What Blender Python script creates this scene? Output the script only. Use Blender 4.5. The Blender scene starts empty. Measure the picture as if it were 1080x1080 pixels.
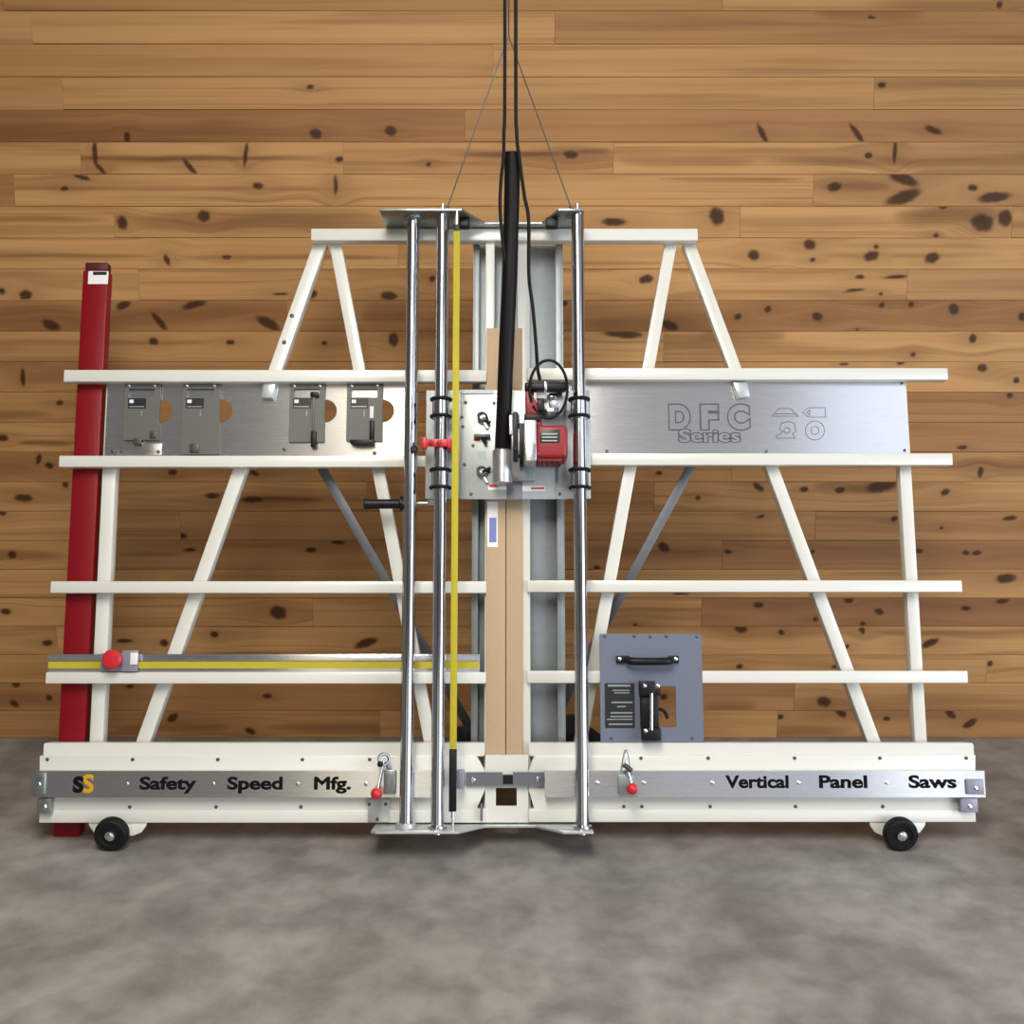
import bpy, bmesh, math, random
import numpy as np
from mathutils import Vector, Matrix

random.seed(7)
scene = bpy.context.scene
COL = scene.collection
R = math.radians

# ------------------------------------------------------------------ camera, light, exposure
F, CX, CY = 1150.0, 540.0, 540.0           # focal length in pixels of the 1080 px frame
PITCH, CAM_H = R(8.5), 1.588               # hand held at eye level, tipped slightly down
LEAN, Y0 = R(16.0), 3.342                  # the saw leans back 16 degrees from its foot at Y0
WALL_Y = 4.316
CEIL, XL, XR, YF = 4.0, -5.0, 5.0, -4.6    # room extents

cam_d = bpy.data.cameras.new('camera')
cam_d.sensor_width = 36.0
cam_d.lens = 36.0 * F / 1080.0
cam_d.clip_start = 0.02
cam = bpy.data.objects.new('camera', cam_d)
COL.objects.link(cam)
cam.location = (0, 0, CAM_H)
cam.rotation_euler = (math.pi / 2 - PITCH, 0, 0)
scene.camera = cam

world = bpy.data.worlds.new('room_ambience')
scene.world = world
world.use_nodes = True
world.node_tree.nodes['Background'].inputs[0].default_value = (0.9, 0.88, 0.82, 1)
world.node_tree.nodes['Background'].inputs[1].default_value = 0.3

scene.view_settings.view_transform = 'Standard'
scene.view_settings.look = 'None'
scene.view_settings.gamma = 1.0
scene.view_settings.use_curve_mapping = False
scene.view_settings.exposure = -0.27


def area(name, loc, aim, sx, sy, power, color):
    d = bpy.data.lights.new(name, 'AREA')
    d.shape = 'RECTANGLE'
    d.size, d.size_y = sx, sy
    d.energy = power
    d.color = color
    o = bpy.data.objects.new(name, d)
    COL.objects.link(o)
    o.location = loc
    v = Vector(aim) - Vector(loc)
    o.rotation_euler = v.to_track_quat('-Z', 'Y').to_euler()
    return o


# overhead door standing open in the right wall, window in the front wall, warm ceiling fixture, two added ceiling fills
area('door_daylight', (XR - 0.06, -0.6, 1.75), (0, -0.6, 1.75), 5.0, 3.3, 330, (0.84, 0.91, 1.0))
area('window_daylight', (-1.40, YF + 0.06, 1.6), (-1.40, 3, 1.6), 1.14, 2.0, 12, (1.0, 0.90, 0.62))
area('broad_window_daylight', (2.6, YF + 0.06, 1.7), (2.6, 3, 1.7), 2.4, 2.2, 12, (0.72, 0.82, 1.0))
area('corner_window_daylight', (4.4, YF + 0.06, 1.7), (4.4, 3, 1.7), 1.1, 2.2, 30, (0.84, 0.90, 1.0))
area('warm_fixture', (-1.10, -0.6, CEIL - 0.08), (-1.10, -0.6, 0), 0.92, 3.0, 20, (1.0, 0.88, 0.60))
area('cool_fill', (3.6, -0.6, CEIL - 0.08), (3.6, -0.6, 0), 2.5, 3.0, 48, (0.74, 0.82, 1.0))  # unseen panel added for the bluish reflection on the right header panel
area('middle_fill', (-0.3, 0.6, CEIL - 0.08), (-0.3, 0.6, 0), 1.2, 3.0, 240, (1.0, 0.955, 0.88))  # added main light, set where the carriage hides its reflection

# ------------------------------------------------------------------ projection helpers
C0 = Vector((0, 0, CAM_H))
FWD = Vector((0, math.cos(PITCH), -math.sin(PITCH)))
UPV = Vector((0, math.sin(PITCH), math.cos(PITCH)))
RGT = Vector((1, 0, 0))
SO = Vector((0, Y0, 0))
SW = Vector((0, math.sin(LEAN), math.cos(LEAN)))
SN = Vector((0, -math.cos(LEAN), math.sin(LEAN)))


def ray(x, y):
    return FWD + RGT * ((x - CX) / F) + UPV * ((CY - y) / F)


def loc(x, y, n=0.0):
    """measured spot -> (u, w) on the leaning plane of the saw, n metres in front of its rails"""
    d = ray(x, y)
    t = ((SO - C0).dot(SN) + n) / d.dot(SN)
    p = C0 + d * t - SO
    return p.x, p.dot(SW)


def P(x, y, n=0.0):
    u, w = loc(x, y, n)
    return (u, w, n)


def to_world(u, w, n):
    return SO + RGT * u + SW * w + SN * n


def at_y(x, y, Y):
    d = ray(x, y)
    return C0 + d * (Y / d.y)


def floor_at(x, y):
    d = ray(x, y)
    return C0 + d * (-CAM_H / d.z)


def depth_for(y, w):
    """n at which height w on the saw appears at measured row y"""
    lo, hi = -0.6, 0.8
    for _ in range(60):
        m = (lo + hi) / 2
        q = to_world(0, w, m) - C0
        yy = CY - F * q.dot(UPV) / q.dot(FWD)
        q2 = to_world(0, w, m + 0.01) - C0
        y2 = CY - F * q2.dot(UPV) / q2.dot(FWD)
        if (yy > y) == (y2 < yy):
            lo = m
        else:
            hi = m
    return (lo + hi) / 2


def u_at(x, w, n):
    q = to_world(0, w, n) - C0
    return (x - CX) / F * q.dot(FWD)


# ------------------------------------------------------------------ materials
def mat(name, color, rough=0.5, metal=0.0, var=0.0, vscale=30.0, bump=0.0, bscale=200.0,
        coat=0.0, spec=0.5, stretch=None, rvar=0.0):
    m = bpy.data.materials.new(name)
    m.use_nodes = True
    nt = m.node_tree
    b = nt.nodes['Principled BSDF']
    b.inputs['Base Color'].default_value = (*color, 1)
    b.inputs['Roughness'].default_value = rough
    b.inputs['Metallic'].default_value = metal
    b.inputs['Specular IOR Level'].default_value = spec
    if coat:
        b.inputs['Coat Weight'].default_value = coat
        b.inputs['Coat Roughness'].default_value = 0.12
    tc = nt.nodes.new('ShaderNodeTexCoord')
    mp = nt.nodes.new('ShaderNodeMapping')
    if stretch:
        mp.inputs['Scale'].default_value = stretch
    nt.links.new(tc.outputs['Object'], mp.inputs['Vector'])
    nz = nt.nodes.new('ShaderNodeTexNoise')
    nz.inputs['Scale'].default_value = vscale
    nz.inputs['Detail'].default_value = 4
    nt.links.new(mp.outputs[0], nz.inputs['Vector'])
    if var:
        mx = nt.nodes.new('ShaderNodeMix')
        mx.data_type = 'RGBA'
        mx.inputs[6].default_value = (*[c * (1 - var) for c in color], 1)
        mx.inputs[7].default_value = (*[min(1, c * (1 + var)) for c in color], 1)
        nt.links.new(nz.outputs['Fac'], mx.inputs[0])
        nt.links.new(mx.outputs[2], b.inputs['Base Color'])
    if rvar:
        mr = nt.nodes.new('ShaderNodeMapRange')
        mr.inputs[3].default_value = max(0.02, rough - rvar)
        mr.inputs[4].default_value = rough + rvar
        nt.links.new(nz.outputs['Fac'], mr.inputs[0])
        nt.links.new(mr.outputs[0], b.inputs['Roughness'])
    if bump:
        n2 = nt.nodes.new('ShaderNodeTexNoise')
        n2.inputs['Scale'].default_value = bscale
        nt.links.new(mp.outputs[0], n2.inputs['Vector'])
        bp = nt.nodes.new('ShaderNodeBump')
        bp.inputs['Strength'].default_value = bump
        bp.inputs['Distance'].default_value = 0.002
        nt.links.new(n2.outputs['Fac'], bp.inputs['Height'])
        nt.links.new(bp.outputs[0], b.inputs['Normal'])
    return m


M = {}
M['cream'] = mat('cream_paint', (0.70, 0.695, 0.635), 0.30, 0, 0.02, 12, coat=0.2)
M['chrome'] = mat('chrome', (0.52, 0.53, 0.56), 0.12, 1, 0.03, 8)
M['steel'] = mat('zinc_plate', (0.36, 0.39, 0.39), 0.32, 0.9, 0.10, 25, rvar=0.08)
M['zinc_white'] = mat('bright_zinc', (0.50, 0.535, 0.53), 0.38, 0.55, 0.06, 20, rvar=0.06)
M['galv'] = mat('galvanized_channel', (0.29, 0.325, 0.33), 0.45, 0.55, 0.12, 40)
M['zinc_spout'] = mat('spout_metal', (0.60, 0.60, 0.61), 0.3, 0.9, 0.08, 40, rvar=0.06)
M['brace'] = mat('galvanized_brace', (0.15, 0.155, 0.17), 0.5, 0.5, 0.2, 30)
M['alu'] = mat('brushed_aluminium', (0.70, 0.70, 0.71), 0.26, 0.93, 0.04, 6, stretch=(1, 1, 160), rvar=0.05)
M['alu_cast'] = mat('cast_aluminium', (0.52, 0.53, 0.53), 0.42, 0.85, 0.10, 60, bump=0.15)
M['screw'] = mat('dark_screw', (0.10, 0.09, 0.08), 0.45, 0.6, 0.2, 100)
M['bolt'] = mat('bright_bolt', (0.72, 0.72, 0.74), 0.25, 1, 0.1, 100)
M['black'] = mat('black_plastic', (0.006, 0.006, 0.008), 0.42, 0, 0.2, 40, bump=0.1, spec=0.3)
M['rubber'] = mat('black_rubber', (0.006, 0.006, 0.007), 0.6, 0, 0.2, 40, bump=0.2, spec=0.25)
M['hose'] = mat('black_hose', (0.0045, 0.0042, 0.0042), 0.5, 0, 0.2, 40, spec=0.22)
M['red'] = mat('red_enamel', (0.205, 0.003, 0.008), 0.42, 0, 0.05, 10, spec=0.3)
M['cap'] = mat('shaded_chamfer_red', (0.075, 0.006, 0.006), 0.5, 0, 0.1, 30)  # darker red painted for the shaded chamfer of the post
M['knob'] = mat('red_knob', (0.56, 0.018, 0.026), 0.38, 0, 0.05, 30)
M['redtool'] = mat('red_tool', (0.27, 0.012, 0.018), 0.45, 0, 0.08, 50, bump=0.1)
M['mdf'] = mat('fibreboard', (0.50, 0.355, 0.225), 0.75, 0, 0.06, 90, bump=0.1)
M['yellow'] = mat('yellow_tape', (0.47, 0.395, 0.032), 0.6, 0, 0.06, 30, spec=0.2)
M['insert'] = mat('gray_insert_plate', (0.122, 0.124, 0.110), 0.5, 0.1, 0.05, 40)
M['router'] = mat('gray_plate_sky_tint', (0.140, 0.157, 0.215), 0.5, 0.05, 0.05, 40)  # gray plate with the blue sky reflection mixed into its colour
M['slate'] = mat('slate_bracket', (0.16, 0.165, 0.185), 0.45, 0.4, 0.06, 40)
M['label_black'] = mat('black_label', (0.012, 0.012, 0.012), 0.4, 0, 0.1, 60)
M['label_white'] = mat('white_label', (0.80, 0.79, 0.80), 0.5, 0, 0.02, 60)
M['label_blue'] = mat('blue_print', (0.17, 0.20, 0.46), 0.5, 0, 0.05, 60)
M['ink'] = mat('black_ink', (0.008, 0.008, 0.010), 0.9, 0, 0.05, 60, spec=0.05)
M['ink_yellow'] = mat('yellow_ink', (0.60, 0.33, 0.02), 0.9, 0, 0.05, 60, spec=0.05)
M['ink_red'] = mat('red_ink', (0.60, 0.03, 0.03), 0.5, 0, 0.05, 60)
M['engrave'] = mat('engraved_line', (0.10, 0.105, 0.13), 0.7, 0.0, 0.05, 60, spec=0.2)
M['cable'] = mat('wire_rope', (0.16, 0.15, 0.14), 0.4, 0.8, 0.1, 300)
M['violet'] = mat('grey_violet_plastic', (0.27, 0.26, 0.33), 0.4, 0.2, 0.1, 60)
M['white_wall'] = mat('painted_wall', (0.24, 0.235, 0.225), 0.8, 0, 0.03, 3)
M['ceil_paint'] = mat('ceiling_paint', (0.48, 0.475, 0.47), 0.8, 0, 0.03, 3)


# brushed grain runs sideways, so reflections smear up and down
_nt = M['alu'].node_tree
_tg = _nt.nodes.new('ShaderNodeTangent')
_tg.direction_type = 'UV_MAP'
_tg.uv_map = 'brush'
_pb = _nt.nodes['Principled BSDF']
_pb.inputs['Anisotropic'].default_value = 0.85
_nt.links.new(_tg.outputs[0], _pb.inputs['Tangent'])


def wood_material():
    m = bpy.data.materials.new('knotty_pine')
    m.use_nodes = True
    nt = m.node_tree
    N, L = nt.nodes, nt.links
    b = N['Principled BSDF']
    b.inputs['Roughness'].default_value = 0.55
    b.inputs['Specular IOR Level'].default_value = 0.2

    def attr(nm):
        a = N.new('ShaderNodeAttribute')
        a.attribute_name = nm
        return a.outputs['Fac']

    def math_(op, a, bb=None, c=None, clamp=False):
        n = N.new('ShaderNodeMath')
        n.operation = op
        n.use_clamp = clamp
        for i, v in enumerate((a, bb, c)):
            if v is None:
                continue
            if isinstance(v, (int, float)):
                n.inputs[i].default_value = v
            else:
                L.new(v, n.inputs[i])
        return n.outputs[0]

    def mix(f, a, bb):
        n = N.new('ShaderNodeMix')
        n.data_type = 'RGBA'
        for i, v in ((0, f), (6, a), (7, bb)):
            if isinstance(v, tuple):
                n.inputs[i].default_value = (*v, 1)
            elif isinstance(v, (int, float)):
                n.inputs[i].default_value = v
            else:
                L.new(v, n.inputs[i])
        return n.outputs[2]

    def noise(vec, scale, detail=3, rough=0.5):
        n = N.new('ShaderNodeTexNoise')
        n.inputs['Scale'].default_value = scale
        n.inputs['Detail'].default_value = detail
        n.inputs['Roughness'].default_value = rough
        L.new(vec, n.inputs['Vector'])
        return n.outputs['Fac']

    tc = N.new('ShaderNodeTexCoord')
    tone, knot, streak, red = attr('tone'), attr('knot'), attr('streak'), attr('ruddy')
    off = N.new('ShaderNodeCombineXYZ')
    L.new(math_('MULTIPLY', tone, 37.0), off.inputs[0])
    L.new(math_('MULTIPLY', tone, 91.0), off.inputs[1])
    L.new(attr('bend'), off.inputs[2])
    add = N.new('ShaderNodeVectorMath')
    L.new(tc.outputs['Object'], add.inputs[0])
    L.new(off.outputs[0], add.inputs[1])

    def stretched(sx, sz):
        mp = N.new('ShaderNodeMapping')
        mp.inputs['Scale'].default_value = (sx, 1, sz)
        L.new(add.outputs[0], mp.inputs['Vector'])
        return mp.outputs[0]

    broad = noise(stretched(0.38, 10.0), 1.6, 3, 0.55)
    fine = noise(stretched(1.6, 70.0), 2.0, 4, 0.6)
    ring = noise(stretched(0.35, 22.0), 1.3, 2, 0.5)
    blotch = noise(tc.outputs['Object'], 0.8, 2, 0.5)
    base = mix(tone, (0.66, 0.376, 0.150), (0.335, 0.155, 0.052))
    base = mix(math_('MULTIPLY', red, 0.8, clamp=True), base, (0.300, 0.135, 0.066))
    g1 = N.new('ShaderNodeMapRange')
    g1.inputs[1].default_value, g1.inputs[2].default_value = 0.49, 0.66
    L.new(broad, g1.inputs[0])
    base = mix(math_('MULTIPLY', g1.outputs[0], 0.62), base, (0.22, 0.095, 0.032))
    g2 = N.new('ShaderNodeMapRange')
    g2.inputs[1].default_value, g2.inputs[2].default_value = 0.45, 0.62
    L.new(ring, g2.inputs[0])
    base = mix(math_('MULTIPLY', g2.outputs[0], 0.20), base, (0.25, 0.115, 0.040))
    base = mix(math_('MULTIPLY', fine, 0.25), base, (0.26, 0.125, 0.045))
    g3 = N.new('ShaderNodeMapRange')
    g3.inputs[1].default_value, g3.inputs[2].default_value = 0.56, 0.66
    L.new(noise(stretched(0.22, 38.0), 1.7, 3, 0.6), g3.inputs[0])
    base = mix(math_('MULTIPLY', g3.outputs[0], 0.42), base, (0.20, 0.085, 0.028))
    base = mix(math_('MULTIPLY', blotch, 0.22), base, (0.33, 0.17, 0.065))
    st = math_('MULTIPLY', streak, math_('MULTIPLY_ADD', noise(stretched(1.2, 30.0), 2.0, 3, 0.5), 1.1, 0.45), clamp=True)
    base = mix(math_('MULTIPLY', st, 0.9), base, (0.150, 0.060, 0.020))
    kn = math_('MULTIPLY', knot, math_('MULTIPLY_ADD', noise(tc.outputs['Object'], 60.0, 2), 0.5, 0.75))
    k1 = N.new('ShaderNodeMapRange')
    k1.interpolation_type = 'SMOOTHSTEP'
    k1.inputs[1].default_value, k1.inputs[2].default_value = 0.08, 0.95
    L.new(kn, k1.inputs[0])
    base = mix(math_('MULTIPLY', k1.outputs[0], 0.92), base, (0.040, 0.013, 0.004))
    L.new(base, b.inputs['Base Color'])
    bp = N.new('ShaderNodeBump')
    bp.inputs['Strength'].default_value = 0.06
    bp.inputs['Distance'].default_value = 0.002
    L.new(fine, bp.inputs['Height'])
    L.new(bp.outputs[0], b.inputs['Normal'])
    return m


def concrete_material():
    m = bpy.data.materials.new('concrete')
    m.use_nodes = True
    nt = m.node_tree
    N, L = nt.nodes, nt.links
    b = N['Principled BSDF']
    b.inputs['Roughness'].default_value = 0.55
    tc = N.new('ShaderNodeTexCoord')

    def noise(scale, detail, dist=0.0):
        n = N.new('ShaderNodeTexNoise')
        n.inputs['Scale'].default_value = scale
        n.inputs['Detail'].default_value = detail
        n.inputs['Distortion'].default_value = dist
        L.new(tc.outputs['Object'], n.inputs['Vector'])
        return n.outputs['Fac']

    def ramp(v, a, bb, ca, cb):
        n = N.new('ShaderNodeValToRGB')
        n.color_ramp.elements[0].position, n.color_ramp.elements[0].color = a, (*ca, 1)
        n.color_ramp.elements[1].position, n.color_ramp.elements[1].color = bb, (*cb, 1)
        L.new(v, n.inputs[0])
        return n.outputs[0]

    def mul(a, bb, f):
        n = N.new('ShaderNodeMix')
        n.data_type = 'RGBA'
        n.blend_type = 'MULTIPLY'
        n.inputs[0].default_value = f
        L.new(a, n.inputs[6])
        L.new(bb, n.inputs[7])
        return n.outputs[2]

    c = ramp(noise(1.1, 5, 0.5), 0.3, 0.7, (0.215, 0.200, 0.182), (0.345, 0.330, 0.312))
    c = mul(c, ramp(noise(5, 8, 0.3), 0.36, 0.60, (0.55, 0.54, 0.53), (1, 1, 1)), 0.75)
    c = mul(c, ramp(noise(14, 8, 0.15), 0.34, 0.60, (0.60, 0.585, 0.57), (1, 1, 1)), 0.45)
    c = mul(c, ramp(noise(220, 3), 0.3, 0.7, (0.78, 0.78, 0.78), (1, 1, 1)), 0.5)
    L.new(c, b.inputs['Base Color'])
    bp = N.new('ShaderNodeBump')
    bp.inputs['Strength'].default_value = 0.15
    bp.inputs['Distance'].default_value = 0.003
    L.new(noise(60, 5), bp.inputs['Height'])
    L.new(bp.outputs[0], b.inputs['Normal'])
    return m


M['pine'] = wood_material()
M['concrete'] = concrete_material()

# ------------------------------------------------------------------ mesh building
ORIGIN = {}          # object -> origin of its thing in build coordinates


def L3(p):
    """(u, w, n) -> local x, y, z of the saw"""
    return Vector((p[0], -p[2], p[1]))


def basis(axis):
    a = Vector(axis).normalized()
    h = Vector((0, 0, 1)) if abs(a.z) < 0.9 else Vector((1, 0, 0))
    x = a.cross(h).normalized()
    return x, a.cross(x).normalized(), a


class MB:
    """collects shapes given in (u, w, n) and links them as ONE mesh object (raw=True: plain x, y, z)"""

    def __init__(s, raw=False):
        s.bm = bmesh.new()
        s.raw = raw

    def V(s, p):
        return Vector(p) if s.raw else L3(p)

    def hexa(s, pts):
        v = [s.bm.verts.new(p) for p in pts]
        for f in ((0, 1, 2, 3), (4, 7, 6, 5), (0, 4, 5, 1), (1, 5, 6, 2), (2, 6, 7, 3), (3, 7, 4, 0)):
            s.bm.faces.new([v[i] for i in f])
        return s

    def box(s, a0, a1, b0, b1, c0, c1):
        pts = [s.V(p) for p in ((a0, b0, c0), (a1, b0, c0), (a1, b1, c0), (a0, b1, c0),
                                (a0, b0, c1), (a1, b0, c1), (a1, b1, c1), (a0, b1, c1))]
        return s.hexa(pts)

    def rect(s, x0, y0, x1, y1, n1, n0):
        """box whose front face (at n1) covers the measured rectangle"""
        ym = (y0 + y1) / 2
        u0, u1 = loc(x0, ym, n1)[0], loc(x1, ym, n1)[0]
        w0, w1 = loc(CX, y1, n1)[1], loc(CX, y0, n1)[1]
        return s.box(u0, u1, w0, w1, n0, n1)

    def bar(s, p0, p1, width, n1, n0):
        """straight member lying in the plane of the saw, p0, p1 = (u, w)"""
        d = Vector((p1[0] - p0[0], p1[1] - p0[1])).normalized()
        q = Vector((-d.y, d.x)) * width / 2
        c = [(p0[0] + q.x, p0[1] + q.y), (p0[0] - q.x, p0[1] - q.y), (p1[0] - q.x, p1[1] - q.y), (p1[0] + q.x, p1[1] + q.y)]
        return s.hexa([s.V((*k, n0)) for k in c] + [s.V((*k, n1)) for k in c])

    def poly(s, pts, n1, n0):
        """prism from a convex or simple outline in (u, w)"""
        a = [s.bm.verts.new(s.V((u, w, n1))) for u, w in pts]
        b = [s.bm.verts.new(s.V((u, w, n0))) for u, w in pts]
        s.bm.faces.new(a)
        s.bm.faces.new(b[::-1])
        k = len(pts)
        for i in range(k):
            s.bm.faces.new([a[i], a[(i + 1) % k], b[(i + 1) % k], b[i]])
        return s

    def plan(s, pts, w0, w1):
        """prism from an outline in (u, n), standing from w0 to w1"""
        a = [s.bm.verts.new(s.V((u, w0, n))) for u, n in pts]
        b = [s.bm.verts.new(s.V((u, w1, n))) for u, n in pts]
        s.bm.faces.new(a)
        s.bm.faces.new(b[::-1])
        k = len(pts)
        for i in range(k):
            s.bm.faces.new([a[i], a[(i + 1) % k], b[(i + 1) % k], b[i]])
        return s

    def rings(s, rows, closed_ends=True, wrap=False):
        vr = [[s.bm.verts.new(p) for p in row] for row in rows]
        k = len(vr[0])
        pairs = list(zip(vr, vr[1:])) + ([(vr[-1], vr[0])] if wrap else [])
        for a, b in pairs:
            for i in range(k):
                s.bm.faces.new([a[i], a[(i + 1) % k], b[(i + 1) % k], b[i]])
        if closed_ends and not wrap:
            s.bm.faces.new(vr[0][::-1])
            s.bm.faces.new(vr[-1])
        return s

    def lathe(s, c, axis, prof, seg=24):
        """prof = [(distance along axis, radius)]"""
        o = s.V(c)
        ax = s.V(axis)
        x, y, z = basis(ax)
        rows = []
        for h, r in prof:
            rows.append([o + z * h + (x * math.cos(2 * math.pi * i / seg) + y * math.sin(2 * math.pi * i / seg)) * max(r, 1e-5)
                         for i in range(seg)])
        return s.rings(rows)

    def cyl(s, p0, p1, r, seg=20, r1=None):
        a, b = s.V(p0), s.V(p1)
        x, y, z = basis(b - a)
        r1 = r if r1 is None else r1
        rows = [[q + (x * math.cos(2 * math.pi * i / seg) + y * math.sin(2 * math.pi * i / seg)) * rr for i in range(seg)]
                for q, rr in ((a, r), (b, r1))]
        return s.rings(rows)

    def torus(s, c, axis, R_, r, seg=28, sides=10):
        o = s.V(c)
        x, y, z = basis(s.V(axis))
        rows = []
        for i in range(seg):
            t = 2 * math.pi * i / seg
            d = x * math.cos(t) + y * math.sin(t)
            rows.append([o + d * (R_ + r * math.cos(2 * math.pi * j / sides)) + z * r * math.sin(2 * math.pi * j / sides)
                         for j in range(sides)])
        return s.rings(rows, wrap=True)

    def ball(s, c, r, seg=20, sx=1.0):
        o = s.V(c)
        rows = []
        for i in range(1, 12):
            t = math.pi * i / 12
            rows.append([o + Vector((math.sin(t) * math.cos(2 * math.pi * j / seg) * sx, math.sin(t) * math.sin(2 * math.pi * j / seg), math.cos(t))) * r
                         for j in range(seg)])
        return s.rings(rows)

    def sweep(s, pts, r, seg=10, ribs=None):
        """round cord through smoothed points; ribs = (pitch, depth) for a corrugated hose"""
        pts = [s.V(p) for p in pts]
        dense = []
        ext = [pts[0] * 2 - pts[1]] + pts + [pts[-1] * 2 - pts[-2]]
        for i in range(1, len(ext) - 2):
            a, b, c, d = ext[i - 1:i + 3]
            m = 10
            for j in range(m):
                t = j / m
                dense.append(0.5 * ((2 * b) + (c - a) * t + (2 * a - 5 * b + 4 * c - d) * t * t + (3 * b - a - 3 * c + d) * t ** 3))
        dense.append(pts[-1])
        if ribs:
            acc = [0]
            for a, b in zip(dense, dense[1:]):
                acc.append(acc[-1] + (b - a).length)
            k = int(acc[-1] / (ribs[0] / 2))
            out, j = [], 0
            for i in range(k + 1):
                t = acc[-1] * i / k
                while j < len(acc) - 2 and acc[j + 1] < t:
                    j += 1
                f = (t - acc[j]) / max(1e-9, acc[j + 1] - acc[j])
                out.append(dense[j].lerp(dense[j + 1], min(1, f)))
            dense = out
        rows = []
        prev = None
        for i, p in enumerate(dense):
            t = (dense[min(i + 1, len(dense) - 1)] - dense[max(i - 1, 0)]).normalized()
            if prev is None:
                x, y, z = basis(t)
            else:
                x = (prev - t * prev.dot(t)).normalized()
                y = t.cross(x)
            prev = x
            rr = r - (ribs[1] if ribs and i % 2 else 0)
            rows.append([p + (x * math.cos(2 * math.pi * j / seg) + y * math.sin(2 * math.pi * j / seg)) * rr for j in range(seg)])
        return s.rings(rows)

    def build(s, name, material, parent=None, bevel=0.0, label=None, angle=35, segs=2):
        me = bpy.data.meshes.new(name)
        bmesh.ops.recalc_face_normals(s.bm, faces=s.bm.faces[:])
        if bevel:
            es = [e for e in s.bm.edges if len(e.link_faces) == 2 and e.calc_face_angle(0) > R(angle)]
            bmesh.ops.bevel(s.bm, geom=es, offset=bevel, segments=segs, affect='EDGES', profile=0.5, clamp_overlap=True)
        s.bm.to_mesh(me)
        s.bm.free()
        return finish(me, name, material, parent, label)


def finish(me, name, material, parent=None, label=None):
    o = bpy.data.objects.new(name, me)
    COL.objects.link(o)
    if parent is not None:
        o.parent = parent
        org = ORIGIN[parent.name]
        ORIGIN[o.name] = org
        me.transform(Matrix.Translation(-org))
    me.materials.append(material)
    for p in me.polygons:
        p.use_smooth = True
    me.set_sharp_from_angle(angle=R(35))
    if material == M['alu']:
        uv = me.uv_layers.new(name='brush')
        for lp_ in me.loops:
            co = me.vertices[lp_.vertex_index].co
            uv.data[lp_.index].uv = (co.z, -co.x)
    if label:
        o['label'] = label
    return o


def flat_curve(name, splines, extrude, bevel=0.0, fill='BOTH'):
    cu = bpy.data.curves.new(name, 'CURVE')
    cu.dimensions = '2D'
    cu.fill_mode = fill
    cu.extrude = extrude
    cu.bevel_depth = bevel
    for pts in splines:
        sp = cu.splines.new('POLY')
        sp.points.add(len(pts) - 1)
        for q, (a, b) in zip(sp.points, pts):
            q.co = (a, b, 0, 1)
        sp.use_cyclic_u = True
    return curve_mesh(name, cu)


def curve_mesh(name, cu):
    t = bpy.data.objects.new(name, cu)
    COL.objects.link(t)
    bpy.context.view_layer.update()
    dg = bpy.context.evaluated_depsgraph_get()
    me = bpy.data.meshes.new_from_object(t.evaluated_get(dg))
    bpy.data.objects.remove(t)
    bpy.data.curves.remove(cu)
    return me


def circle(cx, cy, r, k=28):
    return [(cx + r * math.cos(2 * math.pi * i / k), cy + r * math.sin(2 * math.pi * i / k)) for i in range(k)]


def sheet(name, outline, holes, n1, n0, material, parent, label=None):
    """flat plate with cut-outs, outline and holes in (u, w)"""
    me = flat_curve(name, [outline] + holes, (n1 - n0) / 2)
    nc = (n1 + n0) / 2
    me.transform(Matrix(((1, 0, 0, 0), (0, 0, -1, -nc), (0, 1, 0, 0), (0, 0, 0, 1))))
    return finish(me, name, material, parent, label)


def px_rect(x0, y0, x1, y1, n, r=0.0):
    ym = (y0 + y1) / 2
    u0, u1 = loc(x0, ym, n)[0], loc(x1, ym, n)[0]
    w0, w1 = loc(CX, y1, n)[1], loc(CX, y0, n)[1]
    if not r:
        return [(u0, w0), (u1, w0), (u1, w1), (u0, w1)]
    out = []
    for cx, cy, a0 in ((u1 - r, w0 + r, -90), (u1 - r, w1 - r, 0), (u0 + r, w1 - r, 90), (u0 + r, w0 + r, 180)):
        for k in range(5):
            a = R(a0 + 22.5 * k)
            out.append((cx + r * math.cos(a), cy + r * math.sin(a)))
    return out


def px_poly(pts, n):
    return [loc(x, y, n) for x, y in pts]


def lettering(name, text, x0, x1, ybase, cap, n, material, parent, bold=0.02, outline=0.0, label=None):
    """text whose cap height spans `cap` px above row ybase and whose width spans x0..x1"""
    cu = bpy.data.curves.new(name, 'FONT')
    cu.body = text
    cu.size = 1.0
    if outline:
        cu.fill_mode = 'NONE'
        cu.bevel_depth = outline
        cu.bevel_resolution = 1
        cu.offset = bold
    else:
        cu.bevel_depth = bold
        cu.bevel_resolution = 1
        cu.extrude = 0.004
    me = curve_mesh(name, cu)
    xs = [v.co.x for v in me.vertices]
    mnx, mxx = min(xs), max(xs)
    caph = 0.73
    u0, w0 = loc(x0, ybase, n)
    u1, _ = loc(x1, ybase, n)
    w1 = loc(x0, ybase - cap, n)[1]
    sx, sz = (u1 - u0) / (mxx - mnx), (w1 - w0) / caph
    sk = 0.04 if outline else 0.012
    for v in me.vertices:
        v.co = Vector((u0 + (v.co.x - mnx) * sx, -(n + v.co.z * sk), w0 + v.co.y * sz))
    return finish(me, name, material, parent, label)


def thing(name, label, cat, origin=(0, 0, 0), group=None, tilt=True):
    """an Empty at the thing's base that parents its parts; origin is (u, w, n) on the saw or x, y, z"""
    o = bpy.data.objects.new(name, None)
    COL.objects.link(o)
    if tilt:
        o.location = to_world(*origin)
        o.rotation_euler = (-LEAN, 0, 0)
        ORIGIN[o.name] = L3(origin)
    else:
        o.location = origin
        ORIGIN[o.name] = Vector(origin)
    o.empty_display_size = 0.1
    o['label'], o['category'] = label, cat
    if group:
        o['group'] = group
    return o


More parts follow.
